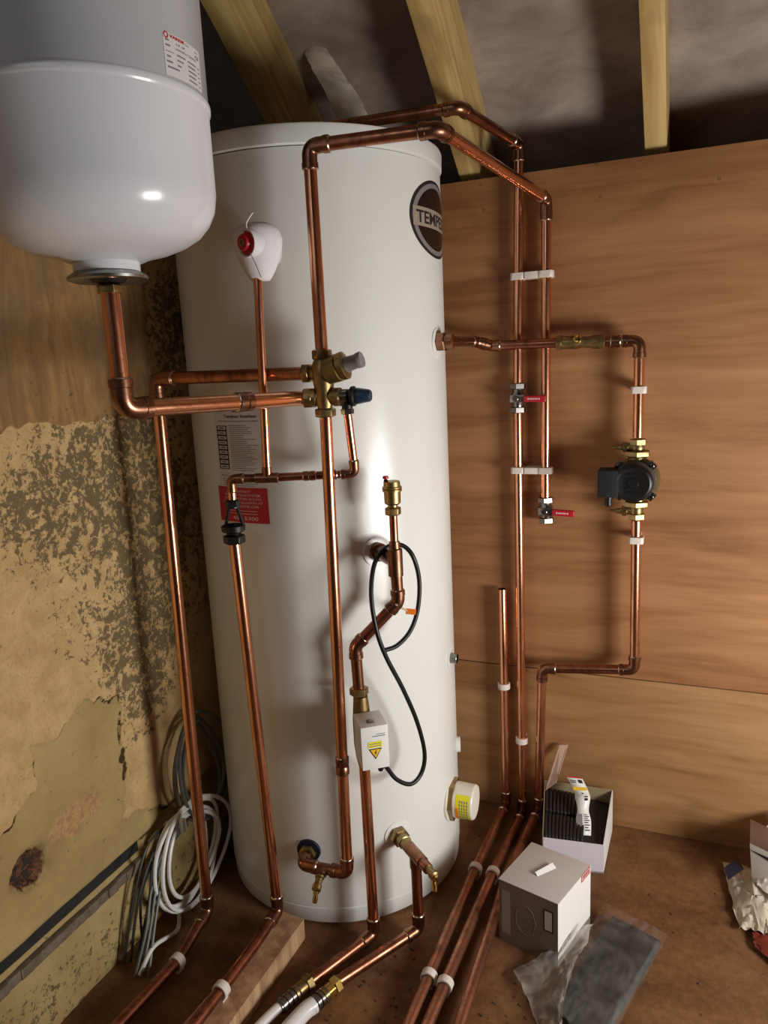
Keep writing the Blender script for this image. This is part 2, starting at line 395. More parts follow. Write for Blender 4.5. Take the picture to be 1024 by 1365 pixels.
# back wall: dark masonry behind, two sheets of ply in front
wb = struct(MB().box((.4, YW+.012+.03, .765), (3.1, .06, 1.53)).build('wall_back', 'dark_wall', loc=(.4, YW+.04, 0)))
JZ = .400; TZ = 1.570
a = MB().box((.4, YW+.006, (JZ+.001+TZ)/2), (2.92, .012, TZ-JZ-.001)).build('plywood_sheet', 'ply', wb, bev=.0012)
b = MB().box((.4, YW+.007, JZ/2-.0008), (2.92, .012, JZ-.0016)).build('plywood_sheet', 'ply_low', wb, bev=.0012)
for p in ((-0.2084, 1.7640, 1.5697), (0.0342, 1.7640, 1.5072), (-0.4621, 1.7640, 1.5578), (-0.4563, 1.7640, 1.5025), (-0.1984, 1.7640, 1.5006), (-0.4597, 1.7640, 0.5004)):
    p = Vector(p); MB().lathe(p+Vector((0, .001, 0)), (0, -1, 0), [(0, .0035), (.0012, .0032), (.0006, .0008)], 10).build('screw_head', 'black_matt', wb)

# left wall: thick displaced skin
def poly_in(y, z, poly):
    c = False; j = len(poly)-1
    for i in range(len(poly)):
        yi, zi = poly[i]; yj, zj = poly[j]
        if (zi > z) != (zj > z) and y < (yj-yi)*(z-zi)/(zj-zi)+yi: c = not c
        j = i
    return c
def seg_d(y, z, poly):
    best = 9
    for i in range(len(poly)-1):
        ay, az = poly[i]; by, bz = poly[i+1]; L = (by-ay)**2+(bz-az)**2
        u = max(0, min(1, ((y-ay)*(by-ay)+(z-az)*(bz-az))/L)) if L else 0
        best = min(best, math.hypot(y-ay-(by-ay)*u, z-az-(bz-az)*u))
    return best
yz = lambda p: (p[1], p[2])
FL = [yz(p) for p in ((-1.0500, 0.6866, 0.3962), (-1.0500, 0.7768, 0.4300), (-1.0500, 0.8271, 0.4531), (-1.0500, 0.8583, 0.4734), (-1.0500, 0.8593, 0.5536), (-1.0500, 0.8971, 0.5410), (-1.0500, 0.9183, 0.5432), (-1.0500, 0.9608, 0.5594), (-1.0500, 0.9893, 0.5824), (-1.0500, 1.0422, 0.5438), (-1.0500, 1.0815, 0.5514),
      (-1.0500, 1.0733, 0.4521), (-1.0500, 1.0672, 0.3635), (-1.0500, 1.0468, 0.2825), (-1.0500, 1.0906, 0.2875), (-1.0500, 1.1801, 0.2354), (-1.0500, 1.2899, 0.2339))]
FLP = FL+[(1.9, FL[-1][1]), (1.9, -.2), (.2, -.2), (.2, FL[0][1])]
HC = yz((-1.0500, 0.8248, 0.3299)); RC = yz((-1.0500, 0.9423, 0.3657)); BZ = (-1.0500, 0.8954, 1.0943)[2]; BY = (-1.0500, 1.2764, 1.2018)[1]
MOULD = [(yz((-1.0500, 0.8994, 0.9487)), .10, .9), (yz((-1.0500, 1.0279, 1.0189)), .14, .9), (yz((-1.0500, 1.2097, 1.0229)), .14, 1.0), (yz((-1.0500, 1.0813, 0.6507)), .08, .8), (yz((-1.0500, 1.1951, 0.6573)), .14, 1.1), (yz((-1.0500, 1.1464, 0.5085)), .1, .9),
         (yz((-1.0500, 0.9997, 0.8569)), .08, .5), (yz((-1.0500, 1.3599, 1.2794)), .16, 1.2), (yz((-1.0500, 1.1843, 0.8717)), .12, .8), (yz((-1.0500, 0.8411, 0.0502)), .07, .8), (yz((-1.0500, 0.9784, 0.7343)), .05, .6), (yz((-1.0500, 1.2889, 0.8483)), .2, .9)]
def sm(a, b, x):
    x = max(0, min(1, (x-a)/(b-a))); return x*x*(3-2*x)
def wall_left():
    me = bpy.data.meshes.new('wall_left'); ys = [-.9+.04*i for i in range(38)]+[.62+.0058*i for i in range(198)]; zs = [-.01+.0058*i for i in range(282)]
    ny, nz = len(ys), len(zs); vs = []; A = {k: [] for k in ('flake', 'brown', 'mould', 'hole', 'rough', 'edge')}
    for y in ys:
        for z in zs:
            near = y > .5
            wob = noise.noise(Vector((y*14, z*14, 1)))*.012+noise.noise(Vector((y*45, z*45, 4)))*.009 if near else 0
            y2, z2 = y+wob, z+noise.noise(Vector((y*16, z*16, 9)))*.010+noise.noise(Vector((y*50, z*50, 7)))*.009 if near else z
            if near:
                d = seg_d(y2, z2, FL) if z < .75 else .5
                ins = poly_in(y2, z2, FLP)
            else: d = .2; ins = z < .45
            fk = .5+(1 if ins else -1)*min(.5, d*22)
            br = .5+max(-.5, min(.5, min((z2-BZ)*30, (BY-y2)*30)))
            if z > BZ+.42: br = max(br, 0)
            mo = 0
            for (cy, cz), rad, am in MOULD:
                dd = math.hypot(y-cy, z-cz)/rad; mo += am*math.exp(-dd*dd*1.2)
            mo = min(mo, 1.1)*(1-.9*sm(.5, .6, fk))*(1-.75*sm(.4, .6, br))+(.5 if z < .12 else 0)
            dh = math.hypot((y2-HC[0]), (z2-HC[1])*.85); ho = 1-sm(.020, .046, dh)
            ro = 1-sm(.02, .11, math.hypot((y-RC[0])*.8, (z-RC[1])*1.6)); ro = ro*.8
            edge_shade = max(0, 1-d*110)*(1 if ins else .5)*(.25+.75*sm(-.15, .3, noise.noise(Vector((y*11, z*11, 6))))) if z < .75 and near else 0
            x = XL
            x += .005*noise.noise(Vector((y*5, z*5, 0)))+.0016*noise.noise(Vector((y*30, z*30, 2)))
            x += .006*(1-sm(.44, .56, fk))+.003*sm(.45, .55, br)
            x -= .03*ho*(.7+.6*noise.noise(Vector((y*90, z*90, 3))))
            x += .003*max(0, mo-.4)*noise.noise(Vector((y*70, z*70, 5)))
            # recess for the black strip
            if .182 < z < .212 and y < 1.09: x -= .016
            vs.append((x-XL, y, z)); A['flake'].append(fk); A['brown'].append(br); A['mould'].append(mo); A['hole'].append(ho); A['rough'].append(ro); A['edge'].append(edge_shade)
    fs = [(i*nz+j, (i+1)*nz+j, (i+1)*nz+j+1, i*nz+j+1) for i in range(ny-1) for j in range(nz-1)]
    me.from_pydata(vs, [], fs)
    for k, v in A.items():
        at = me.attributes.new(k, 'FLOAT', 'POINT'); at.data.foreach_set('value', v)
    me.materials.append(M['wall']); me.shade_smooth()
    o = bpy.data.objects.new('wall_left', me); C.objects.link(o); o.location = (XL, 0, 0); W[o.name] = Vector((XL, 0, 0))
    return struct(o)
wl = wall_left()
MB().box((XL-.08, .45, .81), (.12, 2.8, 1.64)).build('wall_core', 'dark_wall', wl)
MB().box((XL-.0115, .30, .197), (.005, 1.58, .028)).build('bitumen_strip', 'strip_black', wl, bev=.001)
g = MB(); n = 60
for i in range(n):
    y0 = -.5+1.58*i/n; y1 = -.5+1.58*(i+1)/n
    h = .011+.003*noise.noise(Vector((i*.9, 0, 0))); g.box((XL+.002, (y0+y1)/2, .171), (h*2, y1-y0+.0004, .020))
g.build('mortar_ledge', 'strip_grey', wl, bev=.0015)

# near-black wall colour stands in for the gable void's shade, old timber wall plate
struct(MB().box((XL-.85, .45, 1.6), (.06, 3.4, 3.3)).build('wall_gable', 'dark_wall'))
wp = struct(MB().box((XL-.06, .42, 1.655), (.14, 2.6, .055)).build('trim_1', 'rafter_old', bev=.003), 'old brown timber wall plate on top of the left wall')

# roof: rafters run down to the back wall at about 37 degrees; felt above them
K = .75; cs = 1/sqrt(1+K*K); RD = Vector((0, -cs, K*cs)); RN = Vector((0, K*cs, cs))       # up the slope; out through the roof
def roof_pt(x, y, off): return Vector((x, y, 1.600+(YW-y)*K))+RN*off
rafters = []
def rafter(x0, x1, depth, lab, y0=2.16, y1=-1.6, off=0.0, twist=0):
    a = roof_pt((x0+x1)/2, y0, off); b = roof_pt((x0+x1)/2+twist, y1, off); L = (b-a).length; d = (b-a).normalized()
    X = Vector((1, 0, 0)); X = (X-d*X.dot(d)).normalized(); Nn = X.cross(d)*-1
    if Nn.z < 0: Nn = -Nn
    o = MB().box((0, 0, L/2), (x1-x0, depth, L)).build('rafter', 'rafter', loc=(0, 0, 0), bev=.003)
    o.matrix_world = Matrix(((X.x, Nn.x, d.x, a.x+Nn.x*depth/2), (X.y, Nn.y, d.y, a.y+Nn.y*depth/2), (X.z, Nn.z, d.z, a.z+Nn.z*depth/2), (0, 0, 0, 1)))
    tag(o, lab, 'rafter', 'roof rafters'); return o
rafter(-.918, -.866, .165, 'yellow treated timber rafter above the hot water cylinder, leftmost in view')
rafter(-.518, -.468, .175, 'yellow treated timber rafter meeting the plywood behind the copper pipe elbows')
rafter(-.112, -.068, .14, 'narrow treated timber rafter with a knot, rightmost in view')
rafter(.34, .39, .125, 'treated timber rafter beyond the right edge of the view')
def felt():
    mb = MB(); nx, ny = 130, 90; vs = []
    for i in range(nx):
        for j in range(ny):
            x = -1.95+4.1*i/(nx-1); y = 2.35-3.9*j/(ny-1)
            o = .150+.016*noise.noise(Vector((x*2.2, y*7, 0)))+.006*noise.noise(Vector((x*9, y*18, 4)))
            if abs((y+.12*x)-1.55) < .03: o += .004
            vs.append(roof_pt(x, y, o))
    mb.add(vs, [[i*ny+j, (i+1)*ny+j, (i+1)*ny+j+1, i*ny+j+1] for i in range(nx-1) for j in range(ny-1)])
    return mb.build('ceiling', 'felt', loc=(.1, .4, 2.6))
struct(felt(), 'sagging grey brown roofing felt between the rafters')
struct(MB().box((.1, 2.3, 1.2), (4.1, .06, 1.0)).build('wall_eaves', 'dark_wall'))  # dark colour stands in for the shade in the eaves
struct(MB().box((.1, 2.06, 1.545), (4.1, .45, .03)).build('trim_2', 'rafter_old'), 'dark timber plate behind the top of the plywood')
# right wall with a low opening, front wall with a doorway
wr = MB()
wr.box((.97, 1.52, 1.3), (.06, .55, 2.6)); wr.box((.97, -.60, 1.3), (.06, 2.42, 2.6)); wr.box((.97, .925, 1.8), (.06, .64, 1.6)); wr.box((.97, .925, .13), (.06, .64, .26))
struct(wr.build('wall_right', 'ply', loc=(.97, 0, 0)))
wf = MB(); wf.box((-1.3, -1.75, 1.5), (.6, .06, 3.0)); wf.box((.9, -1.75, 1.5), (1.7, .06, 3.0)); wf.box((-.45, -1.75, 2.6), (1.1, .06, .9))
struct(wf.build('wall_front', 'pale_wall', loc=(0, -1.75, 0)))

# torn flap of membrane beside the left rafter
mb = MB(); A0 = [(-0.8395, 1.6600, 1.8772), (-0.7887, 1.6600, 1.8754), (-0.7540, 1.6800, 1.8160), (-0.7252, 1.7000, 1.7674), (-0.7068, 1.7200, 1.7193), (-0.7844, 1.7000, 1.7294), (-0.8013, 1.6800, 1.7869), (-0.8186, 1.6600, 1.8274)]
L_ = [A0[0], A0[7], A0[6], A0[5]]; R_ = [A0[1], A0[2], A0[3], A0[4]]; vs = []
Lc = catmull(L_, 6); Rc = catmull(R_, 6)
for i, (a, b) in enumerate(zip(Lc, Rc)):
    for k in range(7):
        u = k/6; p = a.lerp(b, u)+Vector((.004*noise.noise(Vector((i*.7, k*.5, 0))), -.012*sin(u*pi)*(.5+.5*sin(i*.9))-.004*noise.noise(Vector((i, k, 3))), 0)); vs.append(p)
n = len(Lc); mb.add(vs, [[i*7+k, i*7+k+1, (i+1)*7+k+1, (i+1)*7+k] for i in range(n-1) for k in range(6)])
o = mb.build('torn_membrane', 'torn'); m_ = o.modifiers.new('t', 'SOLIDIFY'); m_.thickness = .0012
o.data.shade_flat(); tag(o, 'torn pale flap of roofing membrane hanging beside the left rafter', 'membrane')

# ------------------------------------------------------------------ hot water cylinder
TX, TY, TR = -.76, 1.4815, .2775
def cyl(phi, z, off=0.0): return Vector((TX+(TR+off)*sin(phi), TY-(TR+off)*cos(phi), z))
def phi_of(p): return atan2(p[0]-TX, -(p[1]-TY))
tank = thing('hot_water_cylinder', 'tall white enamelled hot water cylinder standing on the floor in the corner', 'water cylinder', (TX, TY, 0))
ax = (0, 0, 1)
MB().lathe((TX, TY, 0), ax, [(.046, TR-.004), (.0475, TR), (1.546, TR), (1.5475, TR-.003)], 96).build('jacket', 'jacket', tank)
MB().lathe((TX, TY, 0), ax, [(.0, TR-.02), (.004, TR-.008), (.010, TR-.003), (.043, TR-.001), (.0455, TR-.004)], 96).build('base_ring', 'jacket', tank)
MB().lathe((TX, TY, 0), ax, [(1.5485, TR-.001), (1.551, TR+.0035), (1.578, TR+.0045), (1.582, TR+.003), (1.584, TR-.001), (1.5845, TR-.01), (1.582, TR-.018), (1.588, .15), (1.590, .001)], 96).build('lid', 'jacket', tank)

def patch(mb, f, u0, u1, v0, v1, nu=8, nv=1):
    vs = [f(u0+(u1-u0)*i/nu, v0+(v1-v0)*j/nv) for i in range(nu+1) for j in range(nv+1)]
    mb.add(vs, [[i*(nv+1)+j, (i+1)*(nv+1)+j, (i+1)*(nv+1)+j+1, i*(nv+1)+j+1] for i in range(nu) for j in range(nv)])
def disc(mb, f, r0, r1, n=56, rings=6, clip=None):
    vs = []
    for i in range(rings+1):
        r = r0+(r1-r0)*i/rings
        for k in range(n):
            x, y = r*cos(2*pi*k/n), r*sin(2*pi*k/n)
            if clip: y = max(clip[0], min(clip[1], y))
            vs.append(f(x, y))
    mb.add(vs, [[i*n+k, i*n+(k+1) % n, (i+1)*n+(k+1) % n, (i+1)*n+k] for i in range(rings) for k in range(n)])
_tc = {}
def glyphs(txt, bold=0.0):
    if (txt, bold) in _tc: return _tc[(txt, bold)]
    cu = bpy.data.curves.new('t', 'FONT'); cu.body = txt; cu.size = 1; cu.resolution_u = 2; cu.offset = bold; cu.align_x = 'LEFT'
    ob = bpy.data.objects.new('t', cu); C.objects.link(ob); bpy.context.view_layer.update()
    me = ob.evaluated_get(bpy.context.evaluated_depsgraph_get()).to_mesh()
    vs = [(v.co.x, v.co.y) for v in me.vertices]; fs = [list(p.vertices) for p in me.polygons]
    ob.to_mesh_clear(); bpy.data.objects.remove(ob); bpy.data.curves.remove(cu)
    x0 = min(v[0] for v in vs); x1 = max(v[0] for v in vs)
    _tc[(txt, bold)] = ([(v[0]-x0, v[1]) for v in vs], fs, x1-x0); return _tc[(txt, bold)]
def write(mb, f, txt, u, v, h, width=None, bold=0.0, center=False):
    """lettering of cap height h laid on surface f(u, v)"""
    vs, fs, wd = glyphs(txt, bold); sy = h/.70; sx = sy if width is None else width/wd
    if center: u -= wd*sx/2
    mb.add([f(u+x*sx, v+y*sy) for x, y in vs], fs)

# round badge
pb = Vector((-0.4995, 1.3859, 1.4362)); ph = 1.59; zc = 1.443; BA = .104/.072
def bf(off): return lambda x, y: cyl(ph+x*BA/TR, zc+y, off)
badge = MB(); disc(badge, bf(.0005), .0001, .072); bo = badge.build('badge', 'ink', tank); bo['label'] = 'round black badge with a grey band reading TEMPEST'
mb = MB(); disc(mb, bf(.0009), .0580, .0665); mb.build('badge_ring', 'badge_grey', bo)
mb = MB(); disc(mb, bf(.0009), .0001, .0580); mb.build('badge_field', 'badge_dark', bo)
mb = MB(); patch(mb, bf(.0013), -.0655, .0655, -.018, .017, 24, 1); mb.build('badge_band', 'badge_band', bo)
mb = MB(); write(mb, bf(.0017), 'TEMPEST', 0, -.0115, .022, .117, .02, True); mb.build('lettering', 'ink', bo)

# information label and red label
p0 = Vector((-0.8607, 1.2229, 1.1018)); p1 = Vector((-0.7476, 1.2043, 0.9827)); phL = phi_of(Vector((-0.8589, 1.2222, 1.0975))); phR = phi_of(Vector((-0.7460, 1.2044, 0.9827))); zTop = (-0.7956, 1.2063, 1.1131)[2]; zBot = (-0.8054, 1.2077, 0.9433)[2]
wL = (phR-phL)*TR; hL = zTop-zBot
def lf(off): return lambda x, y: cyl(phL+x/TR, zBot+y, off)
mb = MB(); patch(mb, lf(.0005), 0, wL, 0, hL, 12, 1); lab = mb.build('information_label', 'paper', tank); lab['label'] = 'white printed information label'
mb = MB(); f = lf(.0009)
write(mb, f, 'Tempest Stainless', wL*.60, hL*.835, hL*.034, wL*.68, .02, True)
write(mb, f, 'HOT WATER STORAGE, UNVENTED CYLINDER', wL*.54, hL*.79, hL*.012, wL*.84, .01, True)
for k in range(9):
    y0 = hL*(.25+.055*k); y1 = y0+.055*hL
    for (a, b, c, d) in ((.05, .30, y0, y0+hL*.009), (.05, .30, y1-hL*.009, y1), (.05, .075, y0, y1), (.275, .30, y0, y1)): patch(mb, f, a*wL, b*wL, c, d)
write(mb, f, 'MODEL', wL*.08, hL*.17, hL*.016, wL*.18); mb.build('print', 'ink', lab)
mb = MB(); random.seed(3)
for k in range(24):
    y0 = hL*(.745-.022*k); patch(mb, f, wL*.36, wL*(.66+.28*random.random()), y0, y0+hL*.007)
for k in range(9):
    y0 = hL*(.25+.055*k); patch(mb, f, wL*.11, wL*.24, y0+hL*.018, y0+hL*.036)
patch(mb, f, wL*.46, wL*.62, hL*.895, hL*.965)
for k in range(5): patch(mb, f, wL*.1, wL*(.7+.2*random.random()), hL*(.135-.024*k), hL*(.142-.024*k))
mb.build('fine_print', 'ink_grey', lab)['kind'] = 'stuff'
phA = phi_of(Vector((-0.8649, 1.2246, 0.9465))); phB = phi_of(Vector((-0.7418, 1.2046, 0.8855))); zA = (-0.7952, 1.2062, 0.9511)[2]; zB = (-0.7934, 1.2060, 0.8817)[2]; wR = (phB-phA)*TR; hR = zA-zB
def rf(off): return lambda x, y: cyl(phA+x/TR, zB+y, off)
mb = MB(); patch(mb, rf(.0011), 0, wR, 0, hR, 12, 1); lab = mb.build('red_label', 'ink_red', tank); lab['label'] = 'small red label with white lettering'
mb = MB(); f = rf(.0015)
for k, (tx_, wd) in enumerate((('IMPORTANT', .36), ('REGISTER YOUR SYSTEM', .70), ('ONLINE WITHIN 30 DAYS', .74), ('OF THE INSTALLATION AT', .78), ('WWW.REGISTER.COM', .62))):
    write(mb, f, tx_, wR*.52, hR*(.86-.105*k), hR*.060, wR*wd, .01, True)
for k in range(2): patch(mb, f, wR*.2, wR*.8, hR*(.33-.08*k), hR*(.345-.08*k))
write(mb, f, '456 5300', wR*.56, hR*.08, hR*.10, wR*.5, .01, True); mb.build('lettering', 'ink_white', lab)

def port_disc(name, c, r, mat, th=.002, r_in=None):
    c = Vector(c); n_ = Vector((c.x-TX, c.y-TY, 0)).normalized(); c0 = Vector((TX, TY, c.z))+n_*TR
    mb = MB(); mb.lathe(c0-n_*.006, n_, [(0, r), (.006+th*.7, r), (.006+th, r*.96), (.006+th, .001)], 40); return mb.build(name, mat, tank), c0, n_
port_disc('blue_collar', (-0.7128, 1.2080, 0.1833), .0255, 'navy_foam', .004)
port_disc('port_plug', (-0.4830, 1.4988, 0.5194), .028, 'jacket', .0015)
port_disc('port_plug', (-0.5495, 1.3007, 0.1945), .030, 'jacket', .0012)
port_disc('port_plug', (-0.4826, 1.4736, 1.2076), .030, 'jacket', .0015)
# bare steel stub on the right edge
c = Vector((-0.4827, 1.4924, 0.5220)); n_ = Vector((c.x-TX, c.y-TY, 0)).normalized()
MB().lathe(c-n_*.01, n_, [(0, .0115), (.026, .0115), (.027, .0105), (.027, .009), (.012, .009), (.012, .0005)], 20).build('steel_stub', 'steel', tank)
# white blanking cap
c = Vector((-0.4935, 1.5655, 0.2718)); n_ = Vector((c.x-TX, c.y-TY, 0)).normalized()
MB().lathe(c-n_*.004, n_, [(0, .018), (.008, .018), (.010, .016), (.010, .001)], 24).build('blanking_cap', 'white', tank)
# immersion heater with a cream cap
c = Vector((-0.4832, 1.5017, 0.1852)); n_ = Vector((.975, .02, 0)).normalized(); c = Vector((TX, TY, c.z))+Vector((.97, -.02, 0)).normalized()*(TR-.004); 
hw = MB(); nut(hw, c+n_*.009, n_, .048, .013); ih = hw.build('immersion_heater', 'brass', tank); ih['label'] = 'immersion heater with a cream cap and yellow warning sticker'
MB().lathe(c-n_*.003, n_, [(0, .050), (.006, .050), (.007, .048)], 40).build('gasket', 'cream_cap', ih)
MB().lathe(c, n_, [(.008, .040), (.014, .041), (.020, .0400), (.056, .0390), (.059, .0365), (.0595, .0005)], 48).build('terminal_cap', 'cream_cap', ih)
b_ = n_.cross(Vector((0, 0, 1)))
def hf(off):
    return lambda x, y: c+n_*x+(b_*cos(y/.040)+Vector((0, 0, 1))*sin(y/.040))*(.0400-.0010*(x-.020)/.036+off)
q = -.034*1.0
mb = MB(); patch(mb, hf(.0004), .022, .053, -.046, .034, 1, 20); st = mb.build('warning_sticker', 'yellow', ih) if False else mb.build('warning_sticker', 'yellow', tank)
mb = MB(); patch(mb, hf(.0007), .022, .0280, -.045, .004, 1, 12); mb.build('orange_panel', 'orange', st)
mb = MB()
for k in range(4):
    for j in range(9): patch(mb, hf(.0007), .0305+k*.0054, .0330+k*.0054, -.042+j*.0072, -.042+j*.0072+.0052)
mb.build('print', 'ink_grey', st)

# ------------------------------------------------------------------ expansion vessel
VX, VY = -.726, .823
vs_ = thing('expansion_vessel', 'white expansion vessel hung on the left wall, its top cut off by the picture', 'expansion vessel', (VX, VY, 1.29))
prof = [(1.322, .046), (1.328, .060), (1.334, .085), (1.343, .108), (1.354, .126), (1.368, .1385), (1.384, .1465), (1.404, .150), (1.502, .150), (1.504, .1512), (1.5055, .1522), (1.511, .1525), (1.5135, .1515), (1.515, .150), (1.78, .150), (1.81, .146), (1.84, .130), (1.86, .09), (1.866, .001)]
MB().lathe((VX, VY, 0), ax, prof, 96).build('shell', 'enamel', vs_, sharp=60)
MB().lathe((VX, VY, 0), ax, [(1.310, .040), (1.3115, .0425), (1.322, .0425), (1.327, .050)], 64).build('neck', 'enamel', vs_, sharp=60)
MB().lathe((VX, VY, 0), ax, [(1.302, .030), (1.2985, .047), (1.3005, .0515), (1.304, .052), (1.3095, .044), (1.3105, .030)], 64).build('flange_ring', 'steel', vs_)
MB().lathe((VX, VY, 0), ax, [(1.296, .012), (1.297, .02), (1.304, .026)], 32).build('inlet_boss', 'black', vs_)
MB().box((-.962, VY, 1.62), (.175, .05, .006)).box((-1.041, VY, 1.62), (.006, .09, .16)).build('wall_bracket', 'enamel', vs_, bev=.001)
def vcyl(phi, z, off): return Vector((VX+(.150+off)*sin(phi), VY-(.150+off)*cos(phi), z))
def von(u, v): return None
pl = Vector((-0.5792, 0.7920, 1.5628)); pr = Vector((-0.5792, 0.8536, 1.4999)); plb = Vector((-0.5800, 0.7884, 1.5186)); f0 = atan2(pl.x-VX, -(pl.y-VY)); f1 = f0+.074/.150*1.0
z1 = pl.z; z0 = plb.z-.002; wv = (f1-f0)*.150; hv = z1-z0
vf = lambda off: (lambda x, y: vcyl(f0+x/.150, z0+y, off))
mb = MB(); patch(mb, vf(.0004), 0, wv, 0, hv, 14, 1); lab = mb.build('rating_label', 'paper', vs_); lab['label'] = 'white rating label with a red heading'
mb = MB(); f = vf(.0008); disc(mb, lambda x, y: f(wv*.06+x, hv*.93+y), .0022, .0036, 20, 1); write(mb, f, 'VAREM', wv*.13, hv*.895, hv*.075, wv*.34, .03); mb.build('heading', 'ink_red', lab)
mb = MB(); random.seed(8)
write(mb, f, 'S.p.A.', wv*.50, hv*.90, hv*.04, wv*.13); write(mb, f, 'ITALY', wv*.80, hv*.88, hv*.045, wv*.12)
write(mb, f, 'LR 18', wv*.28, hv*.775, hv*.05, wv*.2); write(mb, f, 'EXTRAVAREM LC', wv*.55, hv*.775, hv*.05, wv*.25) if False else None
write(mb, f, 'UV018331CS000000', wv*.26, hv*.66, hv*.05, wv*.56); write(mb, f, 'CE', wv*.80, hv*.74, hv*.09, wv*.14, .02)
for r_, (a, b) in enumerate(((.04, .11), (.04, .13), (.04, .2), (.05, .13), (.04, .16), (.05, .30))):
    y = hv*(.80-.125*r_); patch(mb, f, wv*a, wv*b, y, y+hv*(.045 if r_ != 2 else .02))
for r_ in range(3): y = hv*(.53-.12*r_); patch(mb, f, wv*.27, wv*(.48-.06*r_), y, y+hv*.04)
for r_ in range(5): y = hv*(.52-.11*r_); patch(mb, f, wv*.55, wv*(.80-.03*(r_ % 2)), y, y+hv*.04); patch(mb, f, wv*.87, wv*.94, y, y+hv*.03)
mb.build('print', 'ink_grey', lab)

# ------------------------------------------------------------------ clips, valves
def clip(loc, pd, nd, label, r=.011, stand=.024, group='white pipe clips', tall=.015, wall_d=None):
    """open ring round a pipe running along pd, base towards nd (wall side)"""
    c = Vector(loc); pd = Vector(pd).normalized(); nd = Vector(nd).normalized(); nd = (nd-pd*nd.dot(pd)).normalized(); sd = pd.cross(nd)
    root = thing('pipe_clip', label, 'clip', c+nd*stand, group)
    ri, ro = r+.0005, r+.0046; mb = MB(); n = 22; vs = []
    a0, a1 = radians(-128), radians(150)       # snap opening on the wall side
    for k in range(n+1):
        an = a0+(a1-a0)*k/n; dr = -nd*cos(an)+sd*sin(an); fl_ = .002 if k in (0, n) else 0
        for rr, h in ((ri, -1), (ro+fl_, -1), (ro+fl_, 1), (ri, 1)): vs.append(c+dr*rr+pd*(h*tall/2))
    fs = [[k*4+j, k*4+(j+1) % 4, (k+1)*4+(j+1) % 4, (k+1)*4+j] for k in range(n) for j in range(4)]+[[3, 2, 1, 0], [n*4, n*4+1, n*4+2, n*4+3]]
    mb.add(vs, fs); mb.build('clip_ring', 'clip', root, bev=.0006, seg=1)
    d0 = ro-.002
    MB().box(c+nd*((d0+stand)/2), (r*1.5, stand-d0, tall), (sd, nd, pd)).build('clip_base', 'clip', root, bev=.001)
    return root
def closed_clip(loc, pd, nd, label, r=.011, stand=.024, group='white pipe clips', w_=None, tall=.015):
    """snap-shut block clip: flat face to the room"""
    c = Vector(loc); pd = Vector(pd).normalized(); nd = Vector(nd).normalized(); nd = (nd-pd*nd.dot(pd)).normalized(); sd = pd.cross(nd)
    root = thing('pipe_clip', label, 'clip', c+nd*stand, group); H = r+.0050; n = 20; vs = []
    for k in range(n):
        an = 2*pi*k/n; dr = nd*cos(an)+sd*sin(an); m = 1/max(abs(cos(an)), abs(sin(an))); m = min(m, 1.26)
        for rr, h in ((r+.0003, -1), (H*m, -1), (H*m, 1), (r+.0003, 1)): vs.append(c+dr*rr+pd*(h*tall/2))
    MB().add(vs, [[k*4+j, k*4+(j+1) % 4, ((k+1) % n)*4+(j+1) % 4, ((k+1) % n)*4+j] for k in range(n) for j in range(4)]).build('clip_ring', 'clip', root, bev=.0006, seg=1)
    MB().box(c+nd*((H-.002+stand)/2), (r*1.6, max(.001, stand-H+.002), tall), (sd, nd, pd)).build('clip_base', 'clip', root, bev=.0005)
    return root

def ball_valve(top, bot, label, nut_m='chrome', lever_dir=(1, -.06, -.02)):
    top = Vector(top); bot = Vector(bot); d = (top-bot).normalized(); L = (top-bot).length; c = (top+bot)/2
    root = thing('ball_valve', label, 'valve', bot, 'red lever ball valves')
    mb = MB(); mb.lathe(bot+d*L*.2, d, [(0, .0125), (L*.12, .013), (L*.2, .0165), (L*.4, .0165), (L*.48, .013), (L*.6, .0125)], 24); mb.build('valve_body', nut_m, root)
    for p in (bot+d*L*.12, top-d*L*.12):
        m2 = MB(); nut(m2, p, d, .0185, L*.2); m2.build('compression_nut', nut_m, root)
    ld = Vector(lever_dir).normalized(); o = Vector((0, -1, 0))
    st = MB(); st.lathe(c, o, [(0, .008), (.024, .008), (.024, .0065), (.028, .0065), (.0285, .004)], 16); nut(st, c+o*.026, o, .0075, .006); st.build('spindle', nut_m, root)
    lv = MB(); a = c+o*.0225; up = ld.cross(o).normalized()
    lv.box(a+ld*.004, (.036, .003, .017), (ld, o, up)); lv.build('lever_plate', nut_m, root, bev=.001)
    gr = MB(); gr.box(a+ld*.044+o*.0015, (.052, .009, .0150), (ld, o, up)); g_ = gr.build('lever_grip', 'red', root, bev=.0035, seg=3)
    pr = MB()
    for k in range(7): pr.box(a+ld*(.030+.0042*k)+o*.0059, (.0026, .0004, .004-.0008*(k % 2)), (ld, o, up))
    pr.build('lever_print', 'ink_white', g_)
    return root

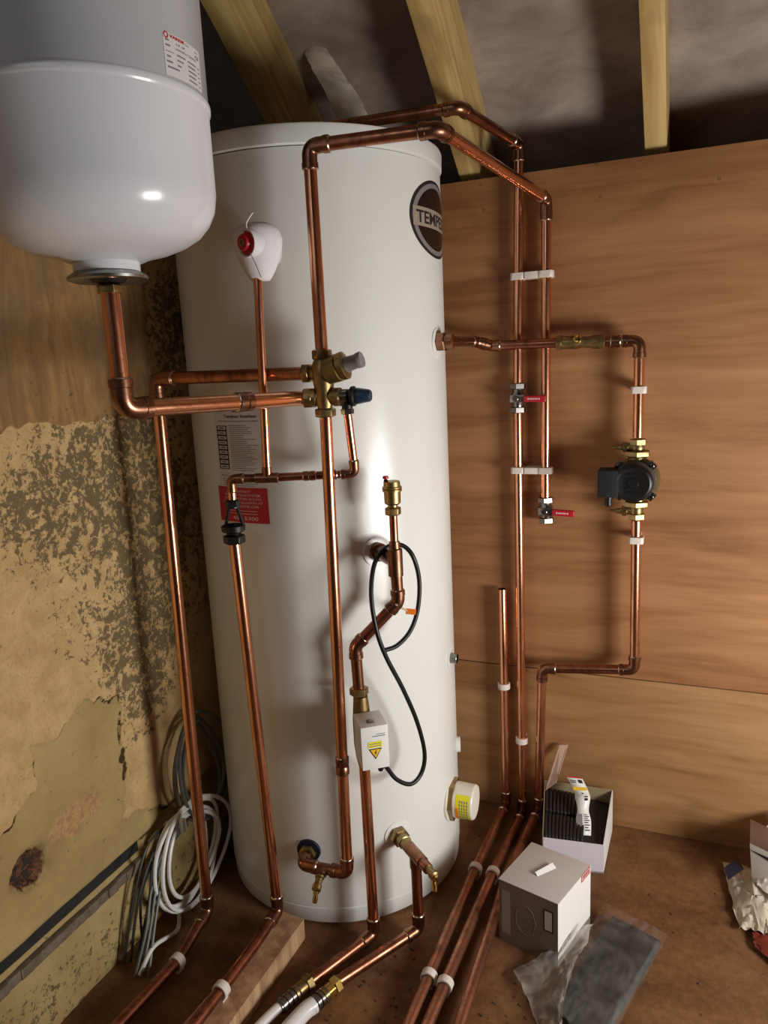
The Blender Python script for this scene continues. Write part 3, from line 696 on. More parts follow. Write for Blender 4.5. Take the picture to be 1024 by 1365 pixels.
# ------------------------------------------------------------------ copper pipe runs on the plywood wall
YA = 1.738; NW = (0, 1, 0)
Atop = Vector((-0.3684, 1.7380, 1.6239)); Av0 = Vector((-0.3768, 1.7380, 1.1093)); Av1 = Vector((-0.3775, 1.7380, 1.0454))
pipe_run('tarnished overhead copper pipe from behind the cylinder top to the plywood, farther of two',
         [(-.745, 1.46, 1.588), (-.745, 1.46, 1.640), (-0.4281, 1.4850, 1.6400), Atop, Av0], mat=['copper_dark', 'copper_dark', 'copper_dark', 'copper'])
ball_valve(Av0+Vector((0, 0, .004)), Av1-Vector((0, 0, .004)), 'chrome ball valve with red lever in the long wall pipe, upper of the two')
pipe_run('copper pipe from the upper red lever valve down the plywood, middle floor pipe of three',
         [Av1, Vector((-0.3766, 1.7380, 0.0076)), (-0.3881, 1.4451, 0.0220), (-0.3967, 1.1505, 0.0220), (-0.4065, 0.8021, 0.0220)], mat=['copper', 'copper_dusty', 'copper_dusty', 'copper_dusty'])
B0 = Vector((-0.3098, 1.7380, 1.5050)); B1 = Vector((-0.3140, 1.7380, 0.8423)); B2 = Vector((-0.3125, 1.7380, 0.7881))
CX, CY = -.592, 1.172
pipe_run('copper pipe rising from the brass valve group, crossing before the cylinder top to the plywood',
         [(CX, CY, 1.196), (CX, CY, 1.525), (-0.3783, 1.1967, 1.5250), B0, B1], mat=['copper', 'copper_dark', 'copper', 'copper'], couplers=[(3, .045, .03)])
bv = ball_valve(B1+Vector((0, 0, .004)), B2-Vector((0, 0, .006)), 'chrome ball valve with red lever closing the pipe end, lower of the two')
# short open pipe
P1 = Vector((-0.4217, 1.7380, 0.6112)); P1b = Vector((-0.4202, 1.7380, 0.0118)); P1b.z = .022
pipe_run('short open ended copper pipe left of the long wall pipe, leftmost floor pipe of three', [(-0.4329, 0.7925, 0.0220), (-0.4310, 1.1632, 0.0220), (-0.4296, 1.4311, 0.0220), P1b, P1], open_end=True, mat=['copper_dusty', 'copper_dusty', 'copper_dusty', 'copper'])
# circulation loop
YL = 1.712
c = Vector((-0.4826, 1.4737, 1.2091)); n_ = Vector((c.x-TX, c.y-TY, 0)).normalized()
loopA = Vector((-0.4088, 1.7120, 1.1992)); gv0 = Vector((-0.2840, 1.7120, 1.1977)); gv1 = Vector((-0.1784, 1.7120, 1.1946)); LT = Vector((-0.1093, 1.7120, 1.1933)); pu0 = Vector((-0.1090, 1.7120, 0.9874)); pu1 = Vector((-0.1085, 1.7120, 0.8015)); LB = Vector((-0.1058, 1.7120, 0.4464)); LC = Vector((-0.3191, 1.7120, 0.4246)); LD = Vector((-0.3356, 1.7380, 0.0117)); LD.z = .022
root = pipe_run('horizontal copper pipe from the cylinder side, crossing in front of two wall pipes', [c+n_*.012, Vector((-0.4657, 1.6900, 1.2104)), Vector((-0.4314, 1.7120, 1.1987)), gv0], mat=['copper_fit', 'copper', 'copper_dark'])  # darker copper on the level length paints its shade
mb = MB(); nut(mb, c+n_*.010, n_, .020, .018); mb.lathe(c+n_*.018, n_, [(0, .0145), (.016, .0145), (.018, .011)], 20); mb.build('union_nut', 'copper_fit', root)
gr = thing('check_valve', 'tarnished brass check valve in the horizontal pipe right of the two wall pipes', 'valve', gv0)
d = (gv1-gv0).normalized(); L = (gv1-gv0).length; mb = MB(); nut(mb, gv0+d*.006, d, .0185, .014); nut(mb, gv1-d*.008, d, .0175, .014)
mb.build('compression_nut', 'brass', gr); MB().lathe(gv0+d*.01, d, [(0, .013), (.006, .0145), (L*.35, .0145), (L*.4, .0125), (L*.6, .0125), (L*.65, .015), (L-.02, .015), (L-.014, .012)], 24).build('valve_body', 'brass', gr)
mb = MB(); mb.lathe(gv0+d*L*.45, (0, -.6, .3), [(0, .008), (.018, .008), (.019, .006)], 16); nut(mb, gv0+d*L*.45+Vector((0, -.6, .3)).normalized()*.016, (0, -.6, .3), .0095, .006); mb.build('test_plug', 'brass_bright', gr)
pipe_run('copper pipe from the brass check valve round the elbow down to the pump', [gv1, LT, pu0], mat=['copper_dark', 'copper'], couplers=[(0, .30, .02)])
pipe_run('copper pipe from below the pump looping left and down, rightmost floor pipe of three',
         [pu1, LB, LC, LD, (-0.3549, 1.4721, 0.0220), (-0.3498, 1.3002, 0.0220), (-0.3464, 1.0608, 0.0220), (-0.3426, 0.8254, 0.0220)], mat=['copper', 'copper_dark', 'copper', 'copper_dusty', 'copper_dusty', 'copper_dusty', 'copper_dusty'])

# pump
pc = Vector((-0.1151, 1.6550, 0.9056)); pipec = Vector((-0.1088, 1.7120, 0.8964))
pump = thing('circulator_pump', 'black circulator pump with brass isolating valves on the plywood wall', 'pump', pu1)
MB().lathe(Vector((pipec.x, 1.722, pipec.z)), (0, -1, 0), [(-.014, .022), (-.01, .036), (.006, .043), (.014, .049), (.026, .049), (.028, .034)], 40).build('pump_housing', 'brass', pump)
mb = MB(); mb.lathe(Vector((pipec.x-.004, 1.698, pipec.z)), (0, -1, 0), [(0, .043), (.004, .0445), (.034, .0435), (.038, .0405)], 48); mb.build('motor_casing', 'pump_grey', pump)
mb = MB(); mb.lathe(Vector((pipec.x-.004, 1.661, pipec.z)), (0, -1, 0), [(0, .041), (.012, .041), (.016, .0385), (.018, .034), (.0165, .030), (.0165, .012), (.019, .010), (.019, .001)], 48); mc = mb.build('motor_cover', 'black', pump)
mb = MB()
for k in range(5): mb.box((pipec.x-.004, 1.6438, pipec.z-.020+.010*k), (.036-.004*abs(k-2), .0012, .0035))
mb.build('cover_rib', 'black', mc)
mb = MB(); mb.box((pipec.x-.055, 1.668, pipec.z-.002), (.044, .050, .060)); mb.box((pipec.x-.033, 1.676, pipec.z), (.03, .04, .05)); tb = mb.build('terminal_box', 'black_matt', pump, bev=.004)
mb = MB(); mb.lathe((pipec.x-.056, 1.668, pipec.z-.030), (0, 0, -1), [(0, .009), (.008, .009), (.009, .0075), (.022, .0085), (.024, .006)], 12); mb.build('cable_gland', 'black', tb)
for (sx, sz) in ((1, 1), (1, -1), (-1, 1), (-1, -1)):
    MB().box((pipec.x-.002+sx*.032, 1.688, pipec.z+sz*.032), (.018, .018, .018), (Vector((.707, 0, .707)), Vector((0, 1, 0)), Vector((-.707, 0, .707)))).lathe((pipec.x-.002+sx*.034, 1.68, pipec.z+sz*.034), (0, -1, 0), [(0, .0052), (.007, .0052), (.008, .004)], 10).build('corner_bolt', 'bolt', pump, bev=.001)
for sgn, pu in ((1, pu0), (-1, pu1)):
    z = Vector((0, 0, sgn)); u = Vector((pipec.x, YL, pipec.z))+z*.052; dd = pu-u; pu_in = Vector((u.x, YL, pu.z))
    mb = MB(); mb.lathe(u-z*.014, z, [(0, .020), (.010, .020), (.011, .014), (.020, .014)], 24); mb.build('port_flange', 'brass', pump)
    mb = MB(); nut(mb, u+z*.004, z, .028, .013); mb.build('union_nut', 'brass', pump, bev=.0008)
    Lh = abs(pu.z-u.z); body = MB(); body.lathe(u+z*.008, z, [(0, .012), (.004, .0145), (Lh-.028, .0145), (Lh-.020, .0125)], 20)
    m_z = u.z+sgn*(.008+(Lh-.02)*.55)
    body.lathe((u.x, YL, m_z), (-1, -.15, 0), [(0, .010), (.018, .010), (.022, .008)], 18); vb = body.build('isolating_valve', 'brass', pump)
    sp = MB(); nut(sp, Vector((u.x-.026, YL-.004, m_z)), (-1, -.15, 0), .0120, .010); sp.lathe((u.x-.03, YL-.005, m_z), (-1, -.15, 0), [(0, .007), (.012, .006), (.014, .0035), (.024, .003), (.025, .001)], 14); sp.build('valve_spindle', 'brass', vb)
    n2 = MB(); nut(n2, Vector((pu.x, YL, pu.z-sgn*.010)), z, .0185, .014); n2.build('compression_nut', 'brass', pump)
    assert True

# wall clips
def wallclip(u, v, pt, lab, st): closed_clip(pt, (0, 0, 1), NW, lab, stand=st)
def onpipe(a, b, z):
    a, b = Vector(a), Vector(b); t_ = (z-a.z)/(b.z-a.z); return a.lerp(b, t_)
zz = (-0.3714, 1.7300, 1.3482)[2]; st = YW-YA
for (zz, w1, w2, w3) in (((-0.3704, 1.7250, 1.3477)[2], 'upper pair, on the left pipe', 'upper pair, on the right pipe', 'between the upper pair of pipe clips'), ((-0.3754, 1.7250, 0.9087)[2], 'lower pair, on the left pipe', 'lower pair, on the right pipe', 'between the lower pair of pipe clips')):
    pa = onpipe(Atop, Av0, zz) if zz > 1.2 else onpipe(Av1, (-0.3766, 1.7380, 0.0076), zz); pb_ = onpipe(B0, B1, zz)
    closed_clip(pa, (0, 0, 1), NW, 'white plastic pipe clip of the '+w1+' beside the plywood', stand=st)
    closed_clip(pb_, (0, 0, 1), NW, 'white plastic pipe clip of the '+w2+' beside the plywood', stand=st)
    m_ = (pa+pb_)/2; wd = abs(pb_.x-pa.x)-.0328
    tag(MB().box((m_.x, YW-.020, m_.z), (wd, .044, .0150)).build('clip_spacer', 'clip', bev=.0012), 'white plastic spacer block '+w3, 'clip', 'white spacer blocks')
closed_clip(onpipe(LT, pu0, (-0.1080, 1.7000, 1.0899)[2]), (0, 0, 1), NW, 'white plastic pipe clip above the pump', stand=YW-YL)
closed_clip(onpipe(pu1, LB, (-0.1045, 1.7000, 0.7582)[2]), (0, 0, 1), NW, 'white plastic pipe clip just below the pump', stand=YW-YL)
clip(onpipe(P1b, P1, (-0.4148, 1.7200, 0.3554)[2]), (0, 0, 1), NW, 'white plastic pipe clip on the short open ended pipe', stand=YW-YA)
clip(onpipe(Av1, (-0.3766, 1.7380, 0.0076), (-0.3707, 1.7200, 0.2124)[2]), (0, 0, 1), NW, 'white plastic pipe clip near the foot of the long wall pipe', stand=YW-YA)
# floor clips
def floorclip(p, a, b, lab, stand=.022):
    a, b = Vector(a), Vector(b); d = (b-a).normalized(); t_ = (Vector(p)-a).dot(d); clip(a+d*t_, d, (0, 0, -1), lab, stand=stand, tall=.016)
floorclip((-0.4281, 1.4636, 0.0220), (-0.4296, 1.4311, 0.0220), P1b, 'white pipe clip on the leftmost floor pipe, beside the cylinder')
floorclip((-0.3876, 1.4638, 0.0220), (-0.3881, 1.4451, 0.0220), (-0.3766, 1.7380, 0.0076), 'white pipe clip on the middle floor pipe, by the corner of the grey box')
floorclip((-0.4310, 1.1404, 0.0220), (-0.4312, 0.9395, 0.0220), (-0.4310, 1.1632, 0.0220), 'white pipe clip on the leftmost floor pipe, at the bottom of the picture')
floorclip((-0.3974, 1.1337, 0.0220), (-0.3967, 1.1505, 0.0220), (-0.3980, 0.9955, 0.0220), 'white pipe clip on the middle floor pipe, at the bottom of the picture')

# ------------------------------------------------------------------ pipework in front of the cylinder
cb = Vector((-0.7128, 1.2080, 0.1833)); cb_n = Vector((cb.x-TX, cb.y-TY, 0)).normalized(); e1 = cb+cb_n*.046; e2 = Vector((-0.6053, 1.1680, 0.1937)); e2.z = e1.z
lowC = pipe_run('bright copper pipe rising from the blue collared port to the brass valve group', [cb-cb_n*.002, e1, e2, (CX, CY, 1.093)], mat=['copper_dark', 'copper_fit', 'copper'], couplers=[(2, .26, .036)])
mb = MB(); nut(mb, cb+cb_n*.014, cb_n, .0185, .014); mb.build('union_nut', 'brass', lowC)
def drain(c, d, label, nd=(0, 0, -1)):
    c = Vector(c); d = Vector(d).normalized(); r_ = thing('drain_cock', label, 'valve', c, 'brass drain cocks')
    MB().lathe(c, d, [(0, .0095), (.006, .0095), (.008, .0075), (.018, .0075), (.020, .0095), (.030, .0095), (.032, .006)], 18).build('drain_body', 'brass', r_)
    h = MB(); h.lathe(c+d*.024, nd, [(0, .0065), (.012, .006), (.013, .0045), (.024, .0055), (.030, .0045)], 14); h.build('hose_tail', 'brass_bright', r_)
    s = MB(); s.box(c+d*.036, (.006, .006, .010)); s.build('square_spindle', 'brass_bright', r_, bev=.0008)
    return r_
m0 = e1.lerp(e2, .45)
mb = MB(); mb.lathe(m0, (.1, -.75, -.35), [(-.012, .0), (.0, .012), (.014, .012), (.016, .0095)], 20); mb.build('drain_tee', 'copper_fit', lowC)
drain(m0+Vector((.1, -.75, -.35)).normalized()*.014, (.1, -.75, -.35), 'small brass drain cock under the blue collared port', (-.06, -.35, -.9))

# upper run to the left wall corner and down
U0_ = Vector((-0.6327, 1.1720, 1.1625)); U1 = Vector((-0.9300, 1.1500, 1.1645)); U2 = Vector((-0.9295, 1.1330, 0.0400))
pipe_run('copper pipe from the brass valve group leftwards, then down beside the old wall', [U0_, U1, U2, (-0.9175, 1.0091, 0.0220), (-0.9432, 0.6059, 0.0220)], r=.0118, mat=['copper_dark', 'copper', 'copper_dark', 'copper_dark'])
floorclip((-0.9146, 1.0101, 0.0220), (-0.9175, 1.0091, 0.0220), (-0.9297, 0.8212, 0.0220), 'white pipe clip on the floor pipe beside the old wall')
# vessel pipe
V1 = Vector((VX, VY, 1.135)); V1.z = (-0.7020, 0.7959, 1.1299)[2]; V2 = Vector((-0.6310, 1.1600, 1.1204))
vp = pipe_run('wide bright copper pipe from under the expansion vessel to the brass valve', [(VX, VY, 1.288), V1, V2], r=.0130, couplers=[(1, .62, .03)])
mb = MB(); nut(mb, (VX, VY, 1.289), (0, 0, 1), .0165, .012); mb.build('union_nut', 'brass', vp, bev=.0008)

# pressure reducing and safety valve group
vg = thing('multibloc_valve', 'brass inlet valve group with a grey cap joining four copper pipes', 'valve', (CX, CY, 1.085))
zU = U0_.z; zL = V2.z
mb = MB(); mb.lathe((CX, CY, 0), ax, [(1.100, .012), (1.103, .0135), (zL-.016, .0135), (zL-.010, .0165), (zL+.012, .0165), (zU-.012, .019), (zU+.008, .0205), (zU+.020, .016), (1.186, .013), (1.190, .012)], 28)
du = (U0_-Vector((CX, CY, zU))).normalized(); dl = (V2-Vector((CX, CY, zL))).normalized()
mb.lathe((CX, CY, zU), du, [(0, .015), (.016, .015), (.020, .0125), (.034, .012)], 22)
mb.lathe((CX, CY, zL), dl, [(0, .012), (.014, .0125), (.016, .0165), (.034, .0165), (.036, .013)], 22)
mb.lathe((CX, CY, zL), (1, .03, 0), [(0, .012), (.018, .012), (.019, .016), (.030, .016), (.031, .011)], 22); mb.build('valve_body', 'brass', vg)
bd = Vector((.93, .06, .26)).normalized(); bc = Vector((CX+.004, CY-.004, zU))
MB().lathe(bc, bd, [(.0, .014), (.006, .0225), (.028, .0240), (.030, .0205), (.033, .0205), (.0335, .0240), (.041, .0240), (.043, .020)], 36).build('bonnet', 'brass', vg)
MB().lathe(bc, bd, [(.042, .013), (.044, .0135), (.062, .0120), (.064, .0132), (.072, .0138), (.0735, .0128), (.0735, .001)], 12).build('grey_cap', 'grey_cap', vg)
for c_, d_, r_, L_2 in (((CX, CY, 1.193), (0, 0, 1), .0175, .017), ((CX, CY, 1.094), (0, 0, 1), .0185, .015), (U0_-du*.010, du, .0175, .015), (V2-dl*.012, dl, .0185, .016)):
    m2 = MB(); nut(m2, c_, d_, r_, L_2); m2.build('compression_nut', 'brass', vg, bev=.0007)
# safety valve
sv = Vector((-0.5560, 1.1850, 1.1234)); sv.z = zL
so = thing('safety_valve', 'small black safety valve with a navy cap on the right of the brass valve group', 'valve', sv)
MB().lathe((CX+.028, CY+.001, zL), (1, (sv.y-CY)/(sv.x-CX), 0), [(0, .010), (.012, .010)], 18).build('inlet', 'chrome', so)
mb = MB(); mb.lathe(sv-Vector((.014, 0, 0)), (1, .10, .0), [(0, .010), (.004, .0125), (.022, .0125), (.024, .010)], 22); mb.lathe(sv, (0, 0, -1), [(0, .010), (.022, .0095), (.023, .008)], 18); mb.build('valve_body', 'black', so)
MB().lathe(sv+Vector((.008, -.002, 0)), (1, .10, 0), [(0, .013), (.003, .0175), (.008, .0175), (.010, .014), (.013, .014)], 14).build('valve_collar', 'black', so)
MB().lathe(sv+Vector((.018, .0018, 0)), (1, .10, 0), [(0, .0135), (.004, .0140), (.024, .0105), (.026, .009), (.026, .001)], 10).build('navy_cap', 'navy', so)
D0 = sv-Vector((0, 0, .026)); m2 = MB(); nut(m2, D0, (0, 0, 1), .0115, .010); m2.build('compression_nut', 'chrome', so)
# 15 mm discharge
D1 = Vector((D0.x, 1.205, 0)); D1.z = (-0.5670, 1.2050, 0.9794)[2]; D0b = D0.copy(); D1.y = D0.y+.018
tee = Vector((-0.7011, 1.1420, 0.9848)); D2 = Vector((-0.7676, 1.1260, 0.9823)); D3 = Vector((-0.7687, 1.1260, 0.9409))
tee.z = D1.z = (tee.z+D1.z)/2; D2.z = tee.z
pipe_run('thin copper discharge pipe linking the safety valve to the black tundish', [D0-Vector((0, 0, .003)), D1, tee, D2, D3], r=.0075, mat=['copper', 'copper_dark', 'copper_dark', 'copper'], couplers=[(1, .28, .022), (1, .52, .022)])
tpx = Vector((-0.6888, 1.1420, 1.3232))
tpp = pipe_run('thin copper pipe hanging from the foam wrapped relief valve down to the discharge pipe', [Vector((tpx.x, 1.142, tpx.z+.008)), tee+Vector((0, 0, .006))], r=.0075, mat='copper')
MB().lathe(tee-Vector((.022, .006, 0)), (1, .25, 0), [(0, .0078), (.001, .0092), (.043, .0092), (.044, .0078)], 18).lathe(tee, (0, 0, 1), [(0, .0092), (.019, .0092), (.020, .0078)], 18).build('discharge_tee', 'copper_fit', tpp)
# foam wrapped temperature relief valve with red knob
fc = Vector((-0.6887, 1.1420, 1.3704)); fo = thing('relief_valve', 'white foam wrapped relief valve with a red knob high on the cylinder', 'valve', (fc.x, 1.142, tpx.z))
zt_ = (-0.6889, 1.1420, 1.4146)[2]; zb_ = tpx.z-.002; H_ = zt_-zb_; mb = MB(); vs = []; rows = [(0, .016), (.06, .020), (.16, .026), (.34, .0345), (.52, .0400), (.68, .0420), (.82, .0395), (.92, .032), (.98, .021), (1.0, .006)]
for (u, r_) in rows:
    for k in range(28):
        an = 2*pi*k/28; w1 = 1+.05*noise.noise(Vector((cos(an)*1.5, sin(an)*1.5, u*3)))
        vs.append(Vector((fc.x+r_*1.0*cos(an)*w1, 1.152+r_*.95*sin(an)*w1-.004*u, zb_+H_*u)))
mb.add(vs, [[i*28+k, i*28+(k+1) % 28, (i+1)*28+(k+1) % 28, (i+1)*28+k] for i in range(len(rows)-1) for k in range(28)]+[list(range(28))[::-1], [(len(rows)-1)*28+k for k in range(28)]])
fb = mb.build('foam_cover', 'foam', fo, sharp=70)
kc = Vector((-0.6852, 1.1120, 1.3774)); kd = Vector((-.30, -.93, -.05)).normalized()
MB().lathe(kc, kd, [(-.02, .022), (.001, .0235), (.004, .0222), (.0035, .0200), (-.003, .0192)], 28).build('foam_rim', 'foam', fo)
MB().lathe(kc, kd, [(-.02, .0185), (.002, .0185), (.0030, .012)], 24).build('knob_skirt', 'red', fo)
MB().lathe(kc+Vector((-.003, 0, .001)), kd, [(-.012, .014), (.005, .0142), (.0085, .0120), (.009, .006)], 10).build('red_knob', 'red', fo)
MB().lathe(kc+Vector((-.003, 0, .001))+kd*.009, kd, [(0, .0055), (.0008, .0055), (.0008, .0035), (-.002, .0035), (-.002, .001)], 16).build('knob_screw', 'steel', fo)
MB().tube(catmull([kc+Vector((.006, -.004, .016)), kc+Vector((.004, -.006, .028)), kc+Vector((.010, -.002, .040)), kc+Vector((.012, .004, .046))], 5), .0012, 6).build('tie', 'clip', fo)
MB().tube([kc+Vector((.010, -.010, -.018)), kc+Vector((.018, -.009, -.036)), kc+Vector((.022, -.002, -.056))], .0007, 6).build('foam_seam', 'ink_grey', fo)
MB().lathe((fc.x-.010, 1.172, fc.z), (0.12, 1, 0), [(0, .012), (.030, .012), (.032, .020), (.036, .020)], 24).build('valve_stem', 'white', fo)

# tundish
tt = Vector(D3); tb_ = Vector((-0.7748, 1.1300, 0.8609)); td = thing('tundish', 'black plastic tundish below the thin discharge pipe', 'tundish', tb_)
Ht = tt.z-tb_.z
mb = MB(); mb.lathe((tt.x, tt.y, tt.z-.013), (0, 0, 1), [(0, .0085), (.001, .012), (.014, .012), (.016, .0085)], 16); nut(mb, (tt.x, tt.y, tt.z-.004), (0, 0, 1), .0138, .012); mb.build('top_socket', 'black', td)
zf = tb_.z+Ht*.42
for sg in (-1, 1):
    MB().tube([Vector((tt.x+sg*.009, tt.y, tt.z-.012)), Vector((tt.x+sg*.013, tt.y, tt.z-.026)), Vector((tt.x+sg*.0185, tt.y, zf+.002))], .0033, 8).build('side_arm', 'black', td)
MB().lathe((tb_.x, tb_.y, 0), ax, [(tb_.z+.012, .011), (tb_.z+.020, .0135), (zf-.010, .0215), (zf, .0225), (zf+.001, .0195), (zf-.010, .0165), (tb_.z+.020, .008)], 10).build('funnel', 'black', td)
mb = MB(); nut(mb, (tb_.x, tb_.y, tb_.z+.008), ax, .0205, .016); mb.build('bottom_nut', 'black', td, bev=.0015)

# pipe below the tundish, batten
BT = .046
P2b = Vector((-0.7624, 1.1495, 0.0720)); zr = BT+.020
pipe_run('bright copper pipe from the tundish down to the floor and along the timber batten', [Vector((tb_.x, tb_.y, tb_.z+.004)), P2b, (-0.7621, 1.0521, 0.0660), (-0.7633, 0.9462, 0.0660), (-0.7727, 0.6321, 0.0660)], mat=['copper', 'copper_dark', 'copper', 'copper'])
floorclip((-0.7601, 0.9438, 0.0660), (-0.7633, 0.9462, 0.0660), (-0.7668, 0.8235, 0.0660), 'white pipe clip on the pipe lying on the timber batten', stand=.020)
q0, q1, q2, q3 = (-0.7689, 1.1757, 0.0460), (-0.7161, 1.1710, 0.0460), (-0.7260, 0.6656, 0.0460), (-0.8221, 0.6595, 0.0460)
up = [Vector(q) for q in (q0, q1, q2, q3)]; lo = [Vector((q.x, q.y, 0)) for q in up]
mb = MB(); mb.hexa(lo, up); mb.fm = [0, 1, 0, 0, 0, 0]; o = mb.build('timber_batten', None, mats=['batten', 'batten_top']); tag(o, 'pale sawn timber batten on the floor carrying a copper pipe', 'timber')

# ---- middle: air vent, zone valve
Tm = Vector((-0.4999, 1.2362, 0.8154)); Tn = Vector((Tm.x-TX, Tm.y-TY, 0)).normalized(); Ts = Vector((TX, TY, Tm.z))+Tn*TR
MB().lathe(Ts-Tn*.004, Tn, [(0, .030), (.006, .030), (.0065, .001)], 40).build('port_plug', 'jacket', tank)
zn = 0.8976; zk = 0.8539
Td = Vector((-0.4992, 1.2400, 0.7344)); PX = Vector((-0.5735, 1.2084, 0.0500)); pe = Vector((-0.5685, 1.2080, 0.6499)); pe.x, pe.y = PX.x-.004, PX.y-.002
pz1 = (-0.5722, 1.2080, 0.5594)[2]
mid = pipe_run('tarnished copper pipe from the middle port doglegging down to the white valve box', [Vector((Tm.x, Tm.y, Tm.z+.020)), Td, pe, Vector((PX.x-.002, PX.y-.001, pz1))], mat=['copper_fit', 'copper_dark', 'copper_fit'])
MB().lathe(Vector((Tm.x, Tm.y, Tm.z-.030)), ax, [(0, .0115), (.001, .0140), (.052, .0140), (.054, .0105), (.066, .0100), (.067, .0080)], 22).tube([Ts, Tm], .0140, 20).build('tee_fitting', 'copper_fit', mid)
MB().lathe(Ts-Tn*.002, Tn, [(0, .018), (.014, .018), (.016, .014), (.03, .014)], 24).build('port_union', 'copper_fit', mid)
av = thing('air_vent', 'brass automatic air vent with a small red cap in front of the cylinder', 'valve', (Tm.x, Tm.y, zn))
za, zb2, zc2, zd2 = 0.9088, 0.9214, 0.9491, 0.9643
MB().tube([Vector((Tm.x, Tm.y, Tm.z+.03)), Vector((Tm.x, Tm.y, za))], .0075, 16).build('riser', 'copper_dark', av)
m2 = MB(); nut(m2, (Tm.x, Tm.y, za), ax, .0150, .015); m2.build('compression_nut', 'brass', av, bev=.0007)
MB().lathe((Tm.x, Tm.y, 0), ax, [(za+.006, .009), (zb2-.001, .009), (zb2, .0125), (zb2+.003, .0150), (zc2-.004, .0155), (zc2-.0035, .0178), (zc2, .0182), (zc2+.001, .0168), (zc2+.002, .0182), (zc2+.005, .0178), (zc2+.006, .0155), (zd2-.001, .0150), (zd2, .0135), (zd2, .001)], 32).build('float_chamber', 'brass', av)
MB().lathe((Tm.x-.009, Tm.y-.006, zd2-.012), ax, [(0, .004), (.014, .004), (.015, .003), (.017, .003)], 12).build('vent_stem', 'black', av)
MB().lathe((Tm.x-.009, Tm.y-.006, zd2+.004), ax, [(0, .003), (.001, .0055), (.005, .0055), (.006, .004)], 12).build('red_cap', 'red', av)
# zone valve
zv = thing('zone_valve', 'white motorised valve box with a yellow warning triangle and looped black cable', 'valve', (PX.x, PX.y, .37))
bn = Vector((.60, -.80, 0)).normalized(); bs = Vector((0, 0, 1)).cross(bn).normalized()     # bs points right as seen
bzt, bzb = .523, .437
mb = MB(); nut(mb, (PX.x-.002, PX.y-.001, pz1+.000), ax, .0185, .016); mb.build('compression_nut', 'brass', zv, bev=.0007)
MB().lathe((PX.x, PX.y, 0), ax, [(.405, .012), (.42, .015), (.45, .018), (.50, .018), (pz1-.010, .014)], 22).build('valve_body', 'brass', zv)
bc = Vector((PX.x, PX.y, (bzt+bzb)/2))+bn*.048+bs*.006; bt = Vector((0, 0, 1))
MB().box(bc, (.052, .062, bzt-bzb), (bs, bn, bt)).build('actuator_head', 'white', zv, bev=.0025)
fcx = bc+bn*.0312
ff = lambda off: (lambda x, y: fcx+bn*off+bs*x+bt*y)
h2 = (bzt-bzb)/2
mb = MB(); patch(mb, ff(.0006), -.013, .013, .001, .013); st = mb.build('yellow_strip', 'yellow', zv)
mb = MB()
for k in range(2): patch(mb, ff(.0009), -.011, .011, .0035+.0045*k, .005+.0045*k)
mb.build('print', 'ink_grey', st)
mb = MB(); mb.add([ff(.0006)(-.0125, -.001), ff(.0006)(.0125, -.001), ff(.0006)(0, -.0225)], [[0, 1, 2]]); st = mb.build('warning_triangle', 'ink', zv)
mb = MB(); mb.add([ff(.0009)(-.0098, -.0026), ff(.0009)(.0098, -.0026), ff(.0009)(0, -.0193)], [[0, 1, 2]]); mb.build('triangle_field', 'amber', st)
mb = MB(); mb.add([ff(.0012)(*p) for p in ((.0015, -.0042), (-.0022, -.0095), (-.0002, -.0095), (-.0015, -.0150), (.0025, -.0085), (.0004, -.0085), (.003, -.0042))], [[0, 1, 2, 3, 4, 5, 6]]); mb.build('lightning_mark', 'ink', st)
mb = MB(); patch(mb, ff(.0006), -.004, .020, .0225, .0240); patch(mb, ff(.0006), .004, .020, .0265, .0275); mb.build('grey_print', 'ink_grey', zv)
MB().box(bc+bt*(h2+.002)+bn*.012-bs*.002, (.016, .010, .004), (bs, bn, bt)).build('manual_lever', 'chrome', zv, bev=.0012)
# black cable
cg = bc-bt*h2+bs*.012+bn*.012
MB().lathe(cg+bt*.001, (.06, -.05, -1), [(0, .0065), (.006, .0065), (.016, .0045), (.017, .0030)], 12).build('cable_gland', 'black', zv)
cp = [cg-bt*.012, (-0.5268, 1.2040, 0.4100), (-0.5127, 1.2233, 0.3742), (-0.4938, 1.2504, 0.3521), (-0.4801, 1.2756, 0.3648), (-0.4747, 1.2831, 0.4061), (-0.4814, 1.2656, 0.4805), (-0.4955, 1.2336, 0.5626), (-0.5132, 1.2025, 0.6372), (-0.5243, 1.1892, 0.6941), (-0.5349, 1.1974, 0.7555), (-0.5378, 1.2209, 0.8030), (-0.5320, 1.2464, 0.8268), (-0.5170, 1.2709, 0.8359), (-0.4982, 1.2847, 0.8290), (-0.4826, 1.2892, 0.8051), (-0.4769, 1.2977, 0.7582), (-0.4804, 1.2925, 0.7036), (-0.4917, 1.2767, 0.6637), (-0.5105, 1.2542, 0.6412), (-0.5295, 1.2350, 0.6360)]
MB().tube(catmull(cp, 8), .0044, 10).build('cable', 'black', zv)
for k in range(3):
    e = Vector(cp[-1]); MB().tube([e, e+Vector((-.006-.001*k, -.003, .0025*(k-1)))], .0011, 6).build('bare_wire', 'copper', zv)
og = Vector((-0.4814, 1.2909, 0.7010)); MB().box(og+Vector((-.010, -.007, -.0005)), (.020, .0012, .0115), (Vector((.95, .30, -.12)).normalized(), Vector((-.3, .95, 0)).normalized(), Vector((.12, 0, 1)).normalized())).build('orange_tag', 'orange', zv)
MB().tube([og+Vector((-.018, -.006, 0)), Vector((-0.4976, 1.2242, 0.7338))], .0022, 6).build('tie', 'tag_gauze', zv)
